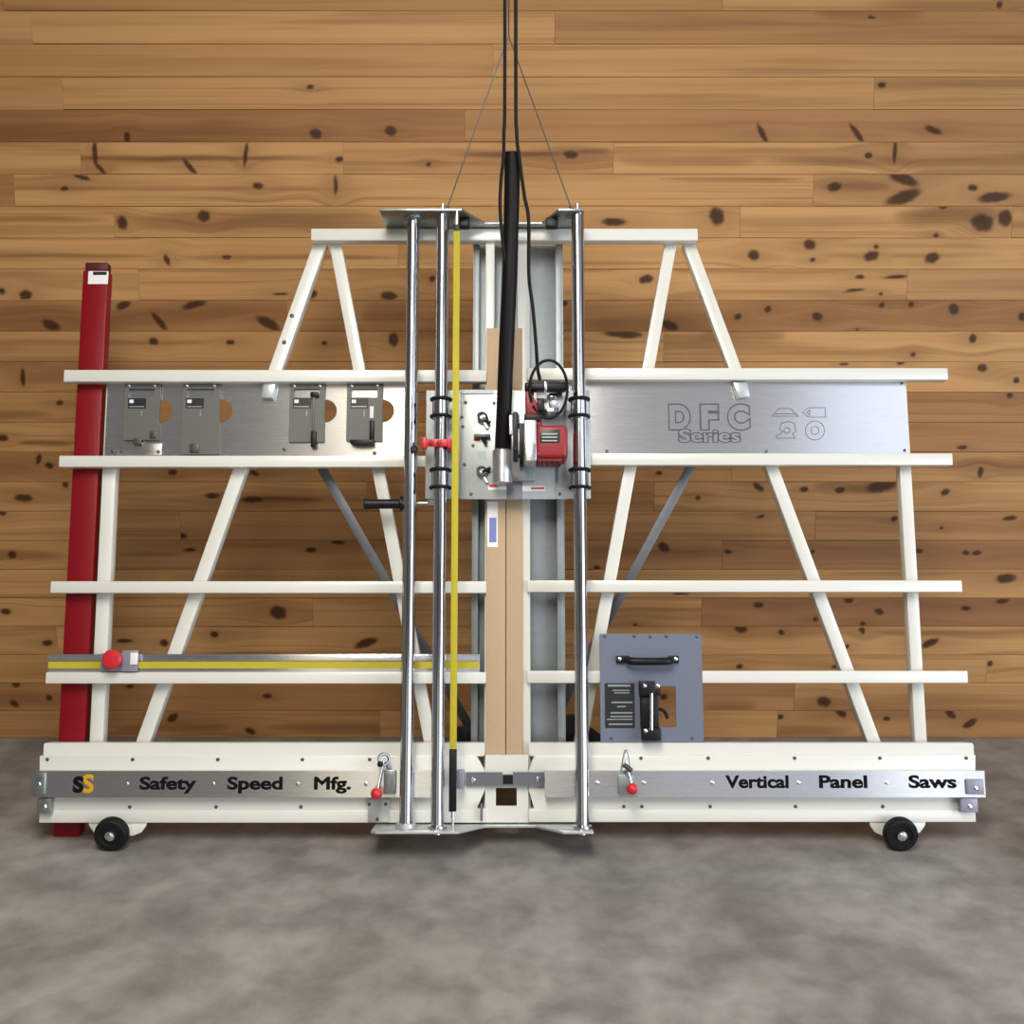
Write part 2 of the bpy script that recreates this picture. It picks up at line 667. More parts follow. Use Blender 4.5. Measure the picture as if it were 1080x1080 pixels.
def tagged(mb, name, material, origin, label, cat, group=None, bevel=0.0):
    """a thing that is one mesh, built in plain x, y, z around its origin"""
    o = mb.build(name, material, None, bevel)
    o.data.transform(Matrix.Translation(-Vector(origin)))
    o.location = origin
    o['label'], o['category'] = label, cat
    if group:
        o['group'] = group
    return o


def screw(parent, x, y, n, r_px, material, name='screw', h=0.003):
    u, w = loc(x, y, n)
    r = r_px * 3.35 / F
    MB().lathe((u, w, n - 0.001), (0, 0, 1), [(0, r), (h * 0.6 + 0.001, r), (h + 0.001, r * 0.6)], 12).build(name, material, parent)


# ------------------------------------------------------------------ the room
def struct(o):
    o['kind'] = 'structure'
    return o


struct(MB(True).box(XL - 0.1, XR + 0.1, YF - 0.1, WALL_Y + 0.1, -0.12, 0).build('floor', M['concrete']))
struct(MB(True).box(XL - 0.1, XR + 0.1, YF - 0.1, WALL_Y + 0.1, CEIL, CEIL + 0.1).build('ceiling', M['ceil_paint']))
struct(MB(True).box(XL - 0.1, XL, YF, WALL_Y, 0, CEIL).build('wall_left', M['white_wall']))
struct(MB(True).box(XR, XR + 0.1, YF, WALL_Y, 0, CEIL).build('wall_right', M['white_wall']))
struct(MB(True).box(XL, XR, YF - 0.1, YF, 0, CEIL).build('wall_front', M['white_wall']))
for nm, y0, y1, z1 in (('door_1', -3.16, 1.96, 3.46),):
    m_ = MB(True)
    m_.box(XR - 0.05, XR - 0.001, y0 - 0.1, y0, 0, z1).box(XR - 0.05, XR - 0.001, y1, y1 + 0.1, 0, z1)
    m_.box(XR - 0.05, XR - 0.001, y0 - 0.1, y1 + 0.1, z1, z1 + 0.1)
    struct(m_.build(nm, M['cream']))
m_ = MB(True)
m_.box(-2.05, -1.97, YF + 0.001, YF + 0.05, 0.52, 2.68).box(-0.83, -0.75, YF + 0.001, YF + 0.05, 0.52, 2.68)
m_.box(-1.97, -0.83, YF + 0.001, YF + 0.05, 2.6, 2.68).box(-1.97, -0.83, YF + 0.001, YF + 0.05, 0.52, 0.6)
struct(m_.build('window_1', M['cream']))
m_ = MB(True)
m_.box(1.3, 1.38, YF + 0.001, YF + 0.05, 0.52, 2.88).box(3.81, 3.85, YF + 0.001, YF + 0.05, 0.6, 2.8).box(4.96, 4.995, YF + 0.001, YF + 0.05, 0.52, 2.88)
m_.box(1.38, 4.96, YF + 0.001, YF + 0.05, 2.8, 2.88).box(1.38, 4.96, YF + 0.001, YF + 0.05, 0.52, 0.6)
struct(m_.build('window_2', M['cream']))


def wall_back():
    def wz(y):
        return at_y(CX, y, WALL_Y).z

    def wx(x, y):
        return at_y(x, y, WALL_Y).x

    seams_px = [150, 183, 216, 249, 282, 314.5, 347, 379.5, 411.5, 444, 475.5, 506.5, 537.5, 569, 599.5, 629.5, 659.5, 689.5, 719.5, 749.5]
    seams = [wz(y) for y in seams_px]
    h = (seams[0] - seams[-1]) / (len(seams) - 1)
    z0 = seams[-1]
    edges = [0.0] + [z0 + h * k for k in range(int((CEIL - z0) / h) + 1)] + [CEIL]
    nrow = len(edges) - 1
    # butt joints seen in the photograph: (row counted from the floor, x px, y px)
    known = {}

    def row_of(y):
        z = wz(y)
        for i in range(nrow):
            if edges[i] <= z < edges[i + 1]:
                return i
        return 0
    for x, y in ((647, 170), (362, 170), (15, 200), (858, 200), (120, 233), (1067, 240), (957, 297), (740, 637), (838, 733),
                 (820, 760), (1041, 700), (762, 582), (560, 300), (470, 460), (240, 460), (330, 645), (690, 520), (600, 395),
                 (500, 610), (900, 460), (150, 430), (700, 365), (420, 265), (190, 550), (590, 735), (860, 550), (330, 705), (60, 670)):
        known.setdefault(row_of(y), []).append(wx(x, y))
    # tones seen: (x, y, tone 0 light .. 1 dark, ruddy)
    seen = [(100, 140, .95, .2), (200, 170, .25, 0), (5, 200, .9, .2), (250, 200, .2, 0), (250, 233, .75, .25), (60, 233, .35, 0), (250, 265, .3, 0),
            (250, 297, .35, 0), (200, 333, .75, .2), (200, 365, .45, 0), (800, 170, .25, 0), (800, 200, .15, 0), (950, 200, .35, .2),
            (800, 233, .10, 0), (800, 265, .12, 0), (850, 297, .12, 0), (1020, 297, .4, .3), (900, 330, .15, 0), (900, 362, .1, 0),
            (1040, 395, .2, 0), (50, 430, .6, 0), (50, 460, .35, 0), (50, 490, .75, .3), (60, 520, .3, 0), (60, 550, .35, 0), (60, 585, .5, 0),
            (60, 615, .3, 0), (60, 645, .35, 0), (60, 675, .4, 0), (60, 705, .5, 0), (60, 735, .75, .3), (60, 762, .6, .2),
            (900, 585, .6, .8), (1000, 615, .2, .1), (900, 637, .55, 1.0), (1000, 670, .2, 0), (900, 700, .2, .15), (900, 733, .25, .2), (760, 733, .55, .5),
            (950, 762, .45, .3), (680, 582, .4, .6), (600, 200, .3, 0), (500, 233, .3, 0), (700, 260, .2, 0), (700, 330, .6, .3)]
    planks = []
    for i in range(nrow):
        za, zb = edges[i], edges[i + 1]
        xs = sorted(known.get(i, []))
        x = XL
        cuts = [x]
        # fill the rest of the row with joints 1.8 - 3.6 m apart, away from the known ones
        while x < XR:
            nx = x + random.uniform(1.8, 3.6)
            kk = [q for q in xs if q > x + 0.01]
            if kk and nx > kk[0] - 0.7:
                nx = kk[0]
            elif not kk and abs(nx) < 1.9 and xs:
                nx = random.uniform(2.3, 3.4)
            x = min(nx, XR)
            if XR - x < 0.4:
                x = XR
            cuts.append(x)
        for xa, xb in zip(cuts, cuts[1:]):
            tone, red = min(1, max(0, random.gauss(0.38, 0.18))), random.choice((0, 0, 0.1, 0.35))
            for sx, sy, t, rd in seen:
                if row_of(sy) == i and xa <= wx(sx, sy) < xb:
                    tone, red = t, rd
            tone = min(1, max(0.0, tone + random.uniform(-.04, .04)))
            planks.append((xa, xb, za, zb, tone, red))
    S = WALL_Y / F
    streaks = [(0, 360, 167, 5, .7), (800, 1080, 170, 10, .55), (858, 945, 197, 9, .55), (940, 1066, 227, 17, .6), (0, 400, 199, 3, .45),
               (122, 420, 233, 18, .55), (0, 118, 231, 6, .5), (0, 176, 270, 4, .6), (180, 420, 271, 4, .5), (0, 360, 333, 20, .5),
               (0, 250, 361, 5, .45), (735, 832, 353, 12, .5), (0, 60, 437, 8, .55), (15, 82, 467, 5, .8), (0, 75, 490, 18, .4),
               (250, 345, 527, 5, .8), (0, 75, 585, 11, .65), (120, 200, 584, 5, .4), (850, 946, 515, 11, .6), (0, 70, 738, 18, .5),
               (820, 1080, 582, 20, .3), (740, 1080, 636, 18, .35), (600, 790, 583, 16, .35), (640, 760, 582, 6, .5), (820, 1080, 754, 14, .4), (900, 1080, 667, 6, .5),
               (380, 440, 333, 22, .5), (400, 500, 350, 14, .4), (615, 740, 345, 18, .45), (20, 80, 398, 12, .45), (840, 1060, 269, 5, .4), (860, 1050, 259, 3, .35),
               (0, 330, 141, 22, .55), (480, 605, 163, 4, .8), (605, 645, 160, 5, .6), (690, 850, 189, 3, .6), (647, 800, 170, 9, .4), (120, 250, 768, 10, .5), (270, 480, 768, 10, .5), (740, 900, 770, 10, .5),
               (210, 480, 690, 8, .3), (60, 240, 655, 6, .25), (170, 480, 610, 10, .3), (820, 950, 545, 3, .4), (870, 1080, 605, 4, .4), (980, 1080, 490, 18, .4), (740, 800, 745, 12, .4)]
    knots = [(804, 141, 22, 5, -60), (904, 141, 22, 5, -50), (984, 137, 16, 6, -20), (944, 160, 4, 22, 0), (916, 164, 7, 6, 0), (756, 228, 14, 16, 0),
             (795, 269, 11, 9, 0), (854, 258, 12, 9, 0), (857, 274, 6, 4, 0), (919, 270, 14, 9, 20), (924, 260, 5, 4, 0), (983, 272, 15, 9, 20),
             (952, 188, 30, 10, -24), (953, 208, 36, 11, 18), (880, 197, 13, 8, 0), (1026, 198, 9, 6, 0), (1048, 208, 30, 9, 8), (995, 218, 9, 4, 0),
             (1036, 235, 22, 15, 0), (1060, 230, 14, 14, 0), (987, 249, 6, 5, 0), (683, 294, 10, 8, 0), (907, 292, 9, 4, 0), (945, 292, 22, 3, 3), (902, 306, 22, 3, 6),
             (929, 310, 4, 4, 0), (778, 334, 7, 6, 0), (810, 326, 7, 6, 20), (862, 334, 10, 8, 0), (930, 322, 6, 5, 0), (961, 321, 6, 5, 0), (1006, 326, 10, 10, 0),
             (1078, 334, 8, 8, 0), (904, 348, 4, 3, 0), (1026, 357, 8, 8, 0), (963, 374, 5, 5, 0), (950, 382, 8, 5, 0), (1036, 388, 9, 8, 0), (1072, 401, 6, 6, 0), (1065, 417, 6, 6, 0),
             (890, 384, 9, 3, 0), (706, 343, 20, 8, -20), (100, 161, 5, 20, 0), (106, 178, 16, 4, -50), (200, 176, 18, 5, -50), (259, 163, 4, 22, -8), (358, 168, 8, 5, 0),
             (87, 187, 18, 4, -15), (68, 199, 8, 4, 0), (272, 196, 10, 6, 0), (354, 195, 4, 17, 0), (129, 235, 10, 12, 0), (215, 228, 11, 11, 0), (333, 141, 11, 9, 0), (134, 145, 6, 10, 0),
             (176, 274, 5, 12, 20), (239, 271, 9, 4, 0), (27, 311, 12, 9, 15), (2, 307, 6, 6, 0), (54, 343, 18, 9, -25), (130, 322, 14, 7, 25), (168, 339, 20, 6, -50), (205, 321, 22, 7, 15),
             (283, 341, 26, 9, -30), (330, 310, 9, 7, 20), (162, 360, 9, 7, 0), (243, 361, 8, 5, 0), (342, 362, 6, 4, 0), (24, 398, 5, 16, 0), (296, 310, 13, 3, 0), (412, 138, 11, 9, 0), (452, 173, 5, 4, 0),
             (602, 163, 14, 7, -10), (410, 312, 15, 8, 0), (456, 294, 6, 6, 0), (647, 234, 22, 7, 0), (679, 295, 9, 7, 0), (595, 319, 7, 7, 0), (415, 358, 9, 14, 0), (658, 352, 40, 8, -3),
             (63, 425, 7, 5, 0), (3, 462, 10, 7, 0), (41, 484, 5, 11, -20), (52, 491, 9, 6, 0), (69, 510, 6, 8, 0), (25, 525, 18, 7, 0), (3, 541, 8, 5, 0), (182, 498, 9, 6, 0), (192, 565, 10, 5, 0),
             (13, 585, 8, 8, 0), (6, 645, 11, 6, 0), (50, 678, 10, 6, 0), (131, 676, 18, 4, 0), (173, 678, 9, 7, 0), (17, 722, 8, 6, 0), (15, 742, 11, 6, -30), (137, 724, 9, 4, 0), (52, 736, 7, 6, 0),
             (182, 757, 14, 7, 35), (224, 523, 16, 5, 0), (266, 527, 22, 6, 0), (268, 499, 9, 5, -20), (200, 580, 13, 4, 0), (328, 580, 11, 5, 0), (293.5, 646, 17, 13, 0), (226, 669, 9, 6, 0),
             (357, 572, 13, 4, 0), (386, 678, 26, 8, 20), (282, 734, 9, 5, 0), (264, 771, 11, 6, -20), (695, 499, 7, 4, 0), (800, 514, 12, 6, -35), (736, 525, 5, 5, 0), (700, 577, 14, 8, -30),
             (718, 626, 18, 3, 0), (800, 638, 10, 6, 0), (781, 662, 14, 10, -20), (670, 660, 6, 4, 0), (629.5, 600, 7, 7, 0), (768, 582, 9, 4, 0), (802, 545, 9, 3, 15), (848, 516, 8, 6, 0), (886, 517, 11, 6, 0),
             (930, 512, 28, 12, 10), (997, 519, 10, 6, 20), (1034, 498, 6, 10, 0), (943, 547, 8, 5, 20), (1065, 546.5, 14, 5, 5), (993, 557, 5, 3, 0), (969, 581, 9, 5, 0), (1018.6, 583, 8, 5, 0), (1030, 583, 9, 5, 0),
             (857, 582, 5, 4, 0), (1061, 610, 20, 9, 0), (895, 633, 9, 6, 0), (927, 645, 10, 6, -15), (1018.6, 641.6, 10, 5, 0), (1057, 634, 14, 5, 8), (860, 653, 5, 5, 0), (910, 658, 6, 5, 0), (910, 667, 4, 4, 0),
             (824, 667, 7, 5, -20), (981, 678, 20, 7, 25), (893, 682, 5, 5, 0), (881, 703, 9, 4, 0), (1044, 700, 6, 6, 0), (1015, 472, 11, 4, 0), (909, 664, 6, 5, 0), (869, 740, 14, 10, 0),
             (887, 752, 12, 7, -30), (1002, 752, 16, 7, -45), (1023, 763, 16, 7, 30), (935, 758, 7, 5, 0), (823, 756, 7, 5, 0), (780, 703, 7, 5, 0), (700, 735, 8, 6, 0)]
    feats = [[] for _ in planks]

    def plank_at(x, z):
        for k, p in enumerate(planks):
            if p[0] <= x < p[1] and p[2] <= z < p[3]:
                return k
        return 0
    for xa, xb, y, hh, sv in streaks:
        z = wz(y)
        a = wx(xa, y) - (0.4 if xa == 0 else 0)
        b = wx(xb, y) + (0.4 if xb == 1080 else 0)
        feats[plank_at((a + b) / 2, z)].append(('s', (a + b) / 2, z, (b - a) / 2, hh * S / 2, 0.0, min(1.0, sv * 1.3)))
    for x, y, a, b, ang in knots:
        X, Z = wx(x, y), wz(y)
        feats[plank_at(X, Z)].append(('k', X, Z, a * S * 0.52, b * S * 0.54, R(ang), 1.0))
    for _ in range(110):       # beyond what the photograph shows
        X, Z = random.uniform(XL + .1, XR - .1), random.uniform(0.05, CEIL - .05)
        q = Vector((X, WALL_Y, Z)) - C0
        px, py = CX + F * q.x / q.dot(FWD), CY - F * q.dot(UPV) / q.dot(FWD)
        if -5 < px < 1085 and 130 < py < 785:
            continue
        feats[plank_at(X, Z)].append(('k', X, Z, random.uniform(.008, .024), random.uniform(.006, .014), random.uniform(-.4, .4), 1.0))
        if random.random() < .5:
            feats[plank_at(X, Z)].append(('s', X, Z + random.uniform(-.02, .02), random.uniform(.2, .7), random.uniform(.006, .03), 0.0, random.uniform(.35, .6)))

    VS, FS, AT = [], [], {k: [] for k in ('tone', 'knot', 'streak', 'ruddy', 'bend')}
    nv = 0

    def add(verts, faces, **at):
        nonlocal nv
        VS.append(np.asarray(verts, dtype=np.float32))
        FS.append(np.asarray(faces, dtype=np.int64) + nv)
        k = len(verts)
        for nm in AT:
            v = at.get(nm, 0.0)
            AT[nm].append(np.full(k, v, np.float32) if np.isscalar(v) else np.asarray(v, np.float32))
        nv += k
    rng = np.random.default_rng(3)
    for pi, (xa, xb, za, zb, tone, red) in enumerate(planks):
        g, dp, e = 0.0022, 0.004, 0.0007
        x0, x1, z0_, z1_ = xa + e, xb - e, za + g, zb - g * .6
        near = xb > -2.4 and xa < 2.4 and za < 3.25
        st = 0.0075 if near else 0.03
        nx, nz = max(2, int((x1 - x0) / st) + 1), max(2, int((z1_ - z0_) / st) + 1)
        X, Z = np.meshgrid(np.linspace(x0, x1, nx), np.linspace(z0_, z1_, nz))
        kn, sk, bd = np.zeros_like(X), np.zeros_like(X), np.zeros_like(X)
        for kind, fx, fz, rx, rz, ang, val in feats[pi]:
            dx, dz = X - fx, Z - fz
            if kind == 's':
                ph, ph2 = rng.uniform(0, 6.28, 2)
                dz = dz - 0.18 * rz * np.sin(dx * 7 + ph) - 0.1 * rz * np.sin(dx * 19 + ph2)
                t = np.clip(np.abs(dx / rx), 0, 1)
                sk = np.maximum(sk, val * (1 - t ** 5) * np.exp(-0.5 * (np.abs(dz) / (rz * (1 - .5 * t ** 3)) ) ** 3))
            else:
                ca, sa = math.cos(ang), math.sin(ang)
                a, b = dx * ca + dz * sa, -dx * sa + dz * ca
                wob = 1.06 + 0.07 * np.sin(np.arctan2(b, a) * 2 + rng.uniform(0, 6.28)) + 0.05 * np.sin(np.arctan2(b, a) * 5 + rng.uniform(0, 6.28))
                d = np.sqrt((a / max(rx, .007)) ** 2 + (b / max(rz, .0055)) ** 2) / wob
                kn = np.maximum(kn, 1 / (1 + np.exp(np.clip((d - 1.0) * 6.0, -40, 40))))
                hx, hz = rx * 2.2 + .03, rz * 1.3 + .006
                sk = np.maximum(sk, 0.34 * np.exp(-0.5 * ((dx / hx) ** 2 + (dz / hz) ** 2)))
                bd += -0.7 * dz * np.exp(-0.5 * ((dx / (rx * 2 + .03)) ** 2 + (dz / (rz * 2 + .012)) ** 2))
        idx = np.arange(nx * nz).reshape(nz, nx)
        fc = np.stack([idx[:-1, :-1], idx[:-1, 1:], idx[1:, 1:], idx[1:, :-1]], -1).reshape(-1, 4)
        add(np.stack([X, np.full_like(X, WALL_Y), Z], -1).reshape(-1, 3), fc, tone=tone, ruddy=red, knot=kn.ravel(), streak=sk.ravel(), bend=bd.ravel())
        o_ = [(xa + e * .3, WALL_Y + dp, za), (xb - e * .3, WALL_Y + dp, za), (xb - e * .3, WALL_Y + dp, zb), (xa + e * .3, WALL_Y + dp, zb)]
        n_ = [(x0, WALL_Y, z0_), (x1, WALL_Y, z0_), (x1, WALL_Y, z1_), (x0, WALL_Y, z1_)]
        add(o_ + n_, [(k, (k + 1) % 4, 4 + (k + 1) % 4, 4 + k) for k in range(4)], tone=tone, ruddy=red)
    y1, y2 = WALL_Y + 0.004, WALL_Y + 0.1
    bx = [(XL, y1, 0), (XR, y1, 0), (XR, y1, CEIL), (XL, y1, CEIL), (XL, y2, 0), (XR, y2, 0), (XR, y2, CEIL), (XL, y2, CEIL)]
    add(bx, [(0, 1, 2, 3), (7, 6, 5, 4), (4, 5, 1, 0), (5, 6, 2, 1), (6, 7, 3, 2), (7, 4, 0, 3)], tone=0.9)
    V, Fc = np.concatenate(VS), np.concatenate(FS)
    me = bpy.data.meshes.new('wall_back')
    me.vertices.add(len(V))
    me.vertices.foreach_set('co', V.ravel())
    me.loops.add(len(Fc) * 4)
    me.loops.foreach_set('vertex_index', Fc.ravel().astype(np.int32))
    me.polygons.add(len(Fc))
    me.polygons.foreach_set('loop_start', (np.arange(len(Fc)) * 4).astype(np.int32))
    for nm, v in AT.items():
        me.attributes.new(nm, 'FLOAT', 'POINT').data.foreach_set('value', np.concatenate(v))
    me.update(calc_edges=True)
    me.validate()
    o = bpy.data.objects.new('wall_back', me)
    COL.objects.link(o)
    me.materials.append(M['pine'])
    return struct(o)


wall_back()

# ------------------------------------------------------------------ the panel saw
saw = thing('panel_saw', 'large cream white vertical panel saw leaning back on two black wheels before pine wall', 'panel saw')


def rail(x0, x1, y0, y1, name='rail'):
    MB().rect(x0, y0, x1, y1, 0.0, -0.04).build(name, M['cream'], saw, 0.003)


rail(328, 736, 241, 253.5, 'top_rail')
for x0, x1, y0, y1 in ((67, 513, 390, 402.5), (556, 1000, 388, 400.5), (62, 470, 480.5, 492.5), (600, 1005, 478, 490.5),
                       (53, 513, 613, 625.5), (556, 1015, 612, 624.5), (48, 513, 709, 721), (556, 1021, 707.5, 720.5)):
    rail(x0, x1, y0, y1)

DN1, DN0 = -0.0455, -0.088


def member(x0, y0, x1, y1, width, name, m='cream', n1=DN1, n0=DN0):
    MB().bar(loc(x0, y0, n1), loc(x1, y1, n1), width, n1, n0).build(name, M[m], saw, 0.003)


member(338, 255, 148, 790, 0.045, 'diagonal_strut')
member(353, 255, 455, 790, 0.042, 'diagonal_strut')
member(708, 255, 611, 790, 0.042, 'diagonal_strut')
member(726, 255, 925, 790, 0.042, 'diagonal_strut')
member(119, 404, 101, 790, 0.045, 'upright')
member(950, 404, 972, 790, 0.040, 'upright')
# bolt holes low on the left strut
for x, y in ((308, 333), (300, 361)):
    screw(saw, x, y, DN1, 2.6, M['screw'], 'bolt')

# stand at the back: two flat braces down to a black foot beam
for xa, ya, xb, yb in ((336, 488, 497, 770), (731, 488, 578, 770)):
    a, b = P(xa, ya, -0.095), P(xb, yb, -0.30)
    va, vb = L3(a), L3(b)
    d = (vb - va).normalized()
    side = d.cross(Vector((0, -1, 0))).normalized() * 0.016
    th = Vector((0, 0.006, 0))
    c = MB()
    c.hexa([va + side + th, va - side + th, vb - side + th, vb + side + th, va + side, va - side, vb - side, vb + side])
    c.build('brace', M['brace'], saw, 0.001)
fx0, fx1 = u_at(477, 0.2, -0.32), u_at(634, 0.2, -0.32)
wt = loc(540, 768, -0.26)[1]
c = MB()
fw = 0.095   # lowest point of the tilted foot box touches the floor
um0, um1, wa_ = u_at(503, 0.2, -0.32), u_at(588, 0.2, -0.32), wt - 0.05
c.poly([(fx0, fw), (um0, fw), (um0, wa_), (um1, wa_), (um1, fw), (fx1, fw), (fx1, wt - 0.025), (fx1 - 0.035, wt), (fx1 - 0.075, wt), (fx1 - 0.09, wt + 0.045), (fx1 - 0.14, wt + 0.045),
        (fx1 - 0.16, wt + 0.01), (fx0 + 0.10, wt), (fx0 + 0.06, wt + 0.008), (fx0, wt)], -0.26, -0.33)
c.build('foot_beam', M['black'], saw, 0.004)

# centre column: galvanized channel with turned lips, two cream posts, two fibreboard strips
c = MB()
w0, w1 = loc(540, 792, -0.06)[1], loc(540, 254, -0.06)[1]
uL, uR = u_at(498, 1.2, -0.06), u_at(595, 1.2, -0.06)
c.box(uL, uR, w0, w1, -0.110, -0.104)
c.box(uL, uL + 0.004, w0, w1, -0.104, -0.06).box(uR - 0.004, uR, w0, w1, -0.104, -0.06)
c.box(uL + 0.004, uL + 0.022, w0, w1, -0.064, -0.06).box(uR - 0.026, uR - 0.004, w0, w1, -0.064, -0.06)
c.build('column', M['galv'], saw, 0.0008)
w0, w1 = loc(540, 868, -0.02)[1], loc(540, 236, -0.02)[1]
for xa, xb in ((511.5, 521), (546, 559)):
    c = MB()
    c.box(u_at(xa, 1.2, -0.02), u_at(xb, 1.2, -0.02), w0, w1, -0.0585, -0.02)
    c.build('post', M['cream'], saw, 0.002)
w0, w1 = loc(540, 815, 0.0)[1], loc(540, 346, 0.0)[1]
for xa, xb in ((513, 533.2), (534.0, 551)):
    c = MB()
    c.box(u_at(xa, 1.2, 0), u_at(xb, 1.2, 0), w0, w1, -0.0195, 0.0)
    c.build('fibreboard_strip', M['mdf'], saw, 0.0012)
c = MB()
c.rect(514, 529, 525, 577, 0.0008, 0.0)
st = c.build('sticker', M['label_white'], saw, label='white and blue printed sticker')
for ya, yb in ((546, 572),):
    MB().rect(516, ya, 523.5, yb, 0.0012, 0.0006).build('print', M['label_blue'], st)

# header panels of brushed aluminium between the two upper rails
HP1, HP0 = -0.0405, -0.0445
lp = sheet('header_panel', px_rect(112, 397, 427.5, 487, HP1),
           [circle(*loc(x, 433.5, HP1), 0.0405) for x in (170, 233, 343, 403.5)], HP1, HP0, M['alu'], saw,
           'left aluminium header panel with round holes')
rp = MB().rect(600, 396, 957, 485, HP1, HP0).build('header_panel', M['alu'], saw, label='right aluminium header panel with engraved lettering')
for x, y in ((119, 476), (300, 474), (395, 478), (225, 477)):
    screw(lp, x, y, HP1, 2.2, M['screw'])
for x, y in ((808, 476), (954, 475), (951, 404), (640, 476)):
    screw(rp, x, y, HP1, 1.8, M['screw'])
EN = HP1 + 0.0004
for ch, x0, x1 in (('D', 705, 729), ('F', 738, 759), ('C', 767, 792)):
    lettering('lettering', ch, x0, x1, 451, 24, EN, M['engrave'], rp, bold=0.07, outline=0.024)
lettering('lettering', 'Series', 715, 782, 465.5, 13, EN, M['engrave'], rp, bold=0.055, outline=0.026)


def outline_mark(loops, parent=rp, t=0.0018):
    c = MB()
    for pts in loops:
        uw = px_poly(pts, EN)
        k = len(uw)
        for i in range(k):
            a, b = Vector(uw[i]), Vector(uw[(i + 1) % k])
            if (b - a).length < 1e-6:
                continue
            d = (b - a).normalized() * t / 2
            c.bar(tuple(a - d), tuple(b + d), t, EN + 0.0004, EN - 0.0003)
    c.build('emblem', M['engrave'], parent)


outline_mark([[(814, 439), (821, 431), (834, 431), (842, 439)], [(818, 436.5), (838, 436.5)]])
outline_mark([[(846, 435), (853, 430), (870.5, 430), (870.5, 440), (853, 440)], [(851, 435), (854, 432), (854, 438)]])
outline_mark([[(819, 462), (838, 462), (836, 457), (839.5, 455), (837, 446), (831, 444.5), (824, 446.5), (822, 453), (826, 455), (823, 458), (819, 459)],
              circle(830, 454, 3.2, 10)])
outline_mark([circle(859.5, 454, 10, 22), circle(859.5, 454, 4.3, 14)])

# hooks where the struts come through under the second rail
for xa, xb, s in ((275, 291, 1), (773, 791, -1)):
    c = MB()
    pts = [(xa + 3, 403), (xb, 403), (xb - 4, 419.5), (xa, 419.5)] if s > 0 else [(xa, 403), (xb - 3, 403), (xb, 418), (xa + 6, 419.5)]
    c.poly(px_poly(pts, -0.015)[::-1], -0.015, -0.04)
    c.build('hook', M['zinc_white'], saw, 0.002)

# horizontal ruler on the lowest left rail
c = MB()
c.rect(50, 690, 506, 697, -0.004, -0.034)
c.rect(50, 697, 506, 709, -0.010, -0.034)
ru = c.build('ruler_extrusion', M['alu'], saw, 0.001)
MB().rect(51, 697.6, 505, 705, -0.0085, -0.0102).build('yellow_tape', M['yellow'], ru)

# base: two long cream halves with a stepped face, aluminium ledge in front
def base_half(pts_main, x0, x1):
    c = MB()
    c.poly(px_poly(pts_main, 0.020), 0.020, -0.04)
    b_ = c.build('base_beam', M['cream'], saw, 0.0025)
    MB().poly(px_rect(x0, 783.5, x1, 797.5, 0.010, 0.008), 0.010, -0.04).build('top_strip', M['cream'], b_)
    return b_


bl = base_half([(41.5, 867.5), (41.5, 797), (502.5, 797), (511.5, 813), (511.5, 833), (503, 853), (511.5, 853), (511.5, 867.5)][::-1], 46, 511.5)
br = base_half([(557.5, 867.5), (557.5, 853), (563.5, 853), (557.5, 834), (557.5, 812), (563.5, 797), (1029, 796), (1029, 866.5)][::-1], 558, 1027)
MB().rect(41.2, 855, 511.5, 867.8, 0.0235, 0.0).build('lower_lip', M['cream'], bl, 0.002)
MB().rect(557.5, 854.5, 1029.2, 867, 0.0235, 0.0).build('lower_lip', M['cream'], br, 0.002)
for x in (50, 140, 230, 319, 390):
    screw(bl, x, 801, 0.020, 2.0, M['screw'])
for x in (137, 228, 317.5, 392):
    screw(bl, x, 851, 0.020, 2.0, M['screw'])
for x in (676, 747, 838, 928, 1019):
    screw(br, x, 799.5, 0.020, 2.0, M['screw'])
for x in (658, 677, 749, 839, 931):
    screw(br, x, 850.5, 0.020, 2.0, M['screw'])
# centre web below the boards with its square window
sheet('center_web', px_rect(511.8, 796, 557.2, 867.5, 0.014), [px_rect(523, 831, 545, 850, 0.014)], 0.014, -0.0185 + 0.0205, M['cream'], saw)
# aluminium ledge, lettered
def ledge(x0, x1):
    c = MB()
    c.rect(x0, 813, x1, 841, 0.055, 0.051)
    u0, u1 = loc(x0, 827, 0.055)[0], loc(x1, 827, 0.055)[0]
    wa, wb = loc(540, 841, 0.055)[1], loc(540, 813, 0.055)[1]
    c.box(u0, u1, wb - 0.004, wb, 0.0205, 0.051).box(u0, u1, wa, wa + 0.004, 0.0205, 0.051)
    return c.build('ledge', M['alu'], saw)


ll, lr = ledge(36, 459), ledge(575, 1039)
LN = 0.0553
for t, x0, x1 in (('Safety', 147, 207), ('Speed', 239.5, 298), ('Mfg.', 331, 370)):
    lettering('lettering', t, x0, x1, 832.2, 13.2, LN, M['ink'], ll, bold=0.036)
for t, x0, x1 in (('Vertical', 765, 832), ('Panel', 864, 915), ('Saws', 958.5, 1009)):
    lettering('lettering', t, x0, x1, 830.6, 13.2, LN, M['ink'], lr, bold=0.036)
lettering('logo', 'S', 86, 98.5, 835.5, 19, LN, M['ink_yellow'], ll, bold=0.035, label='yellow letter S of the emblem')
lettering('logo', 'S', 76.5, 88, 835, 16, LN + 0.0006, M['ink'], ll, bold=0.055, label='black letter S of the emblem')
for x in (134, 225, 314, 386):
    screw(ll, x, 827, 0.055, 2.2, M['bolt'])
for x in (630, 679, 751, 842, 935):
    screw(lr, x, 825.5, 0.055, 2.2, M['bolt'])

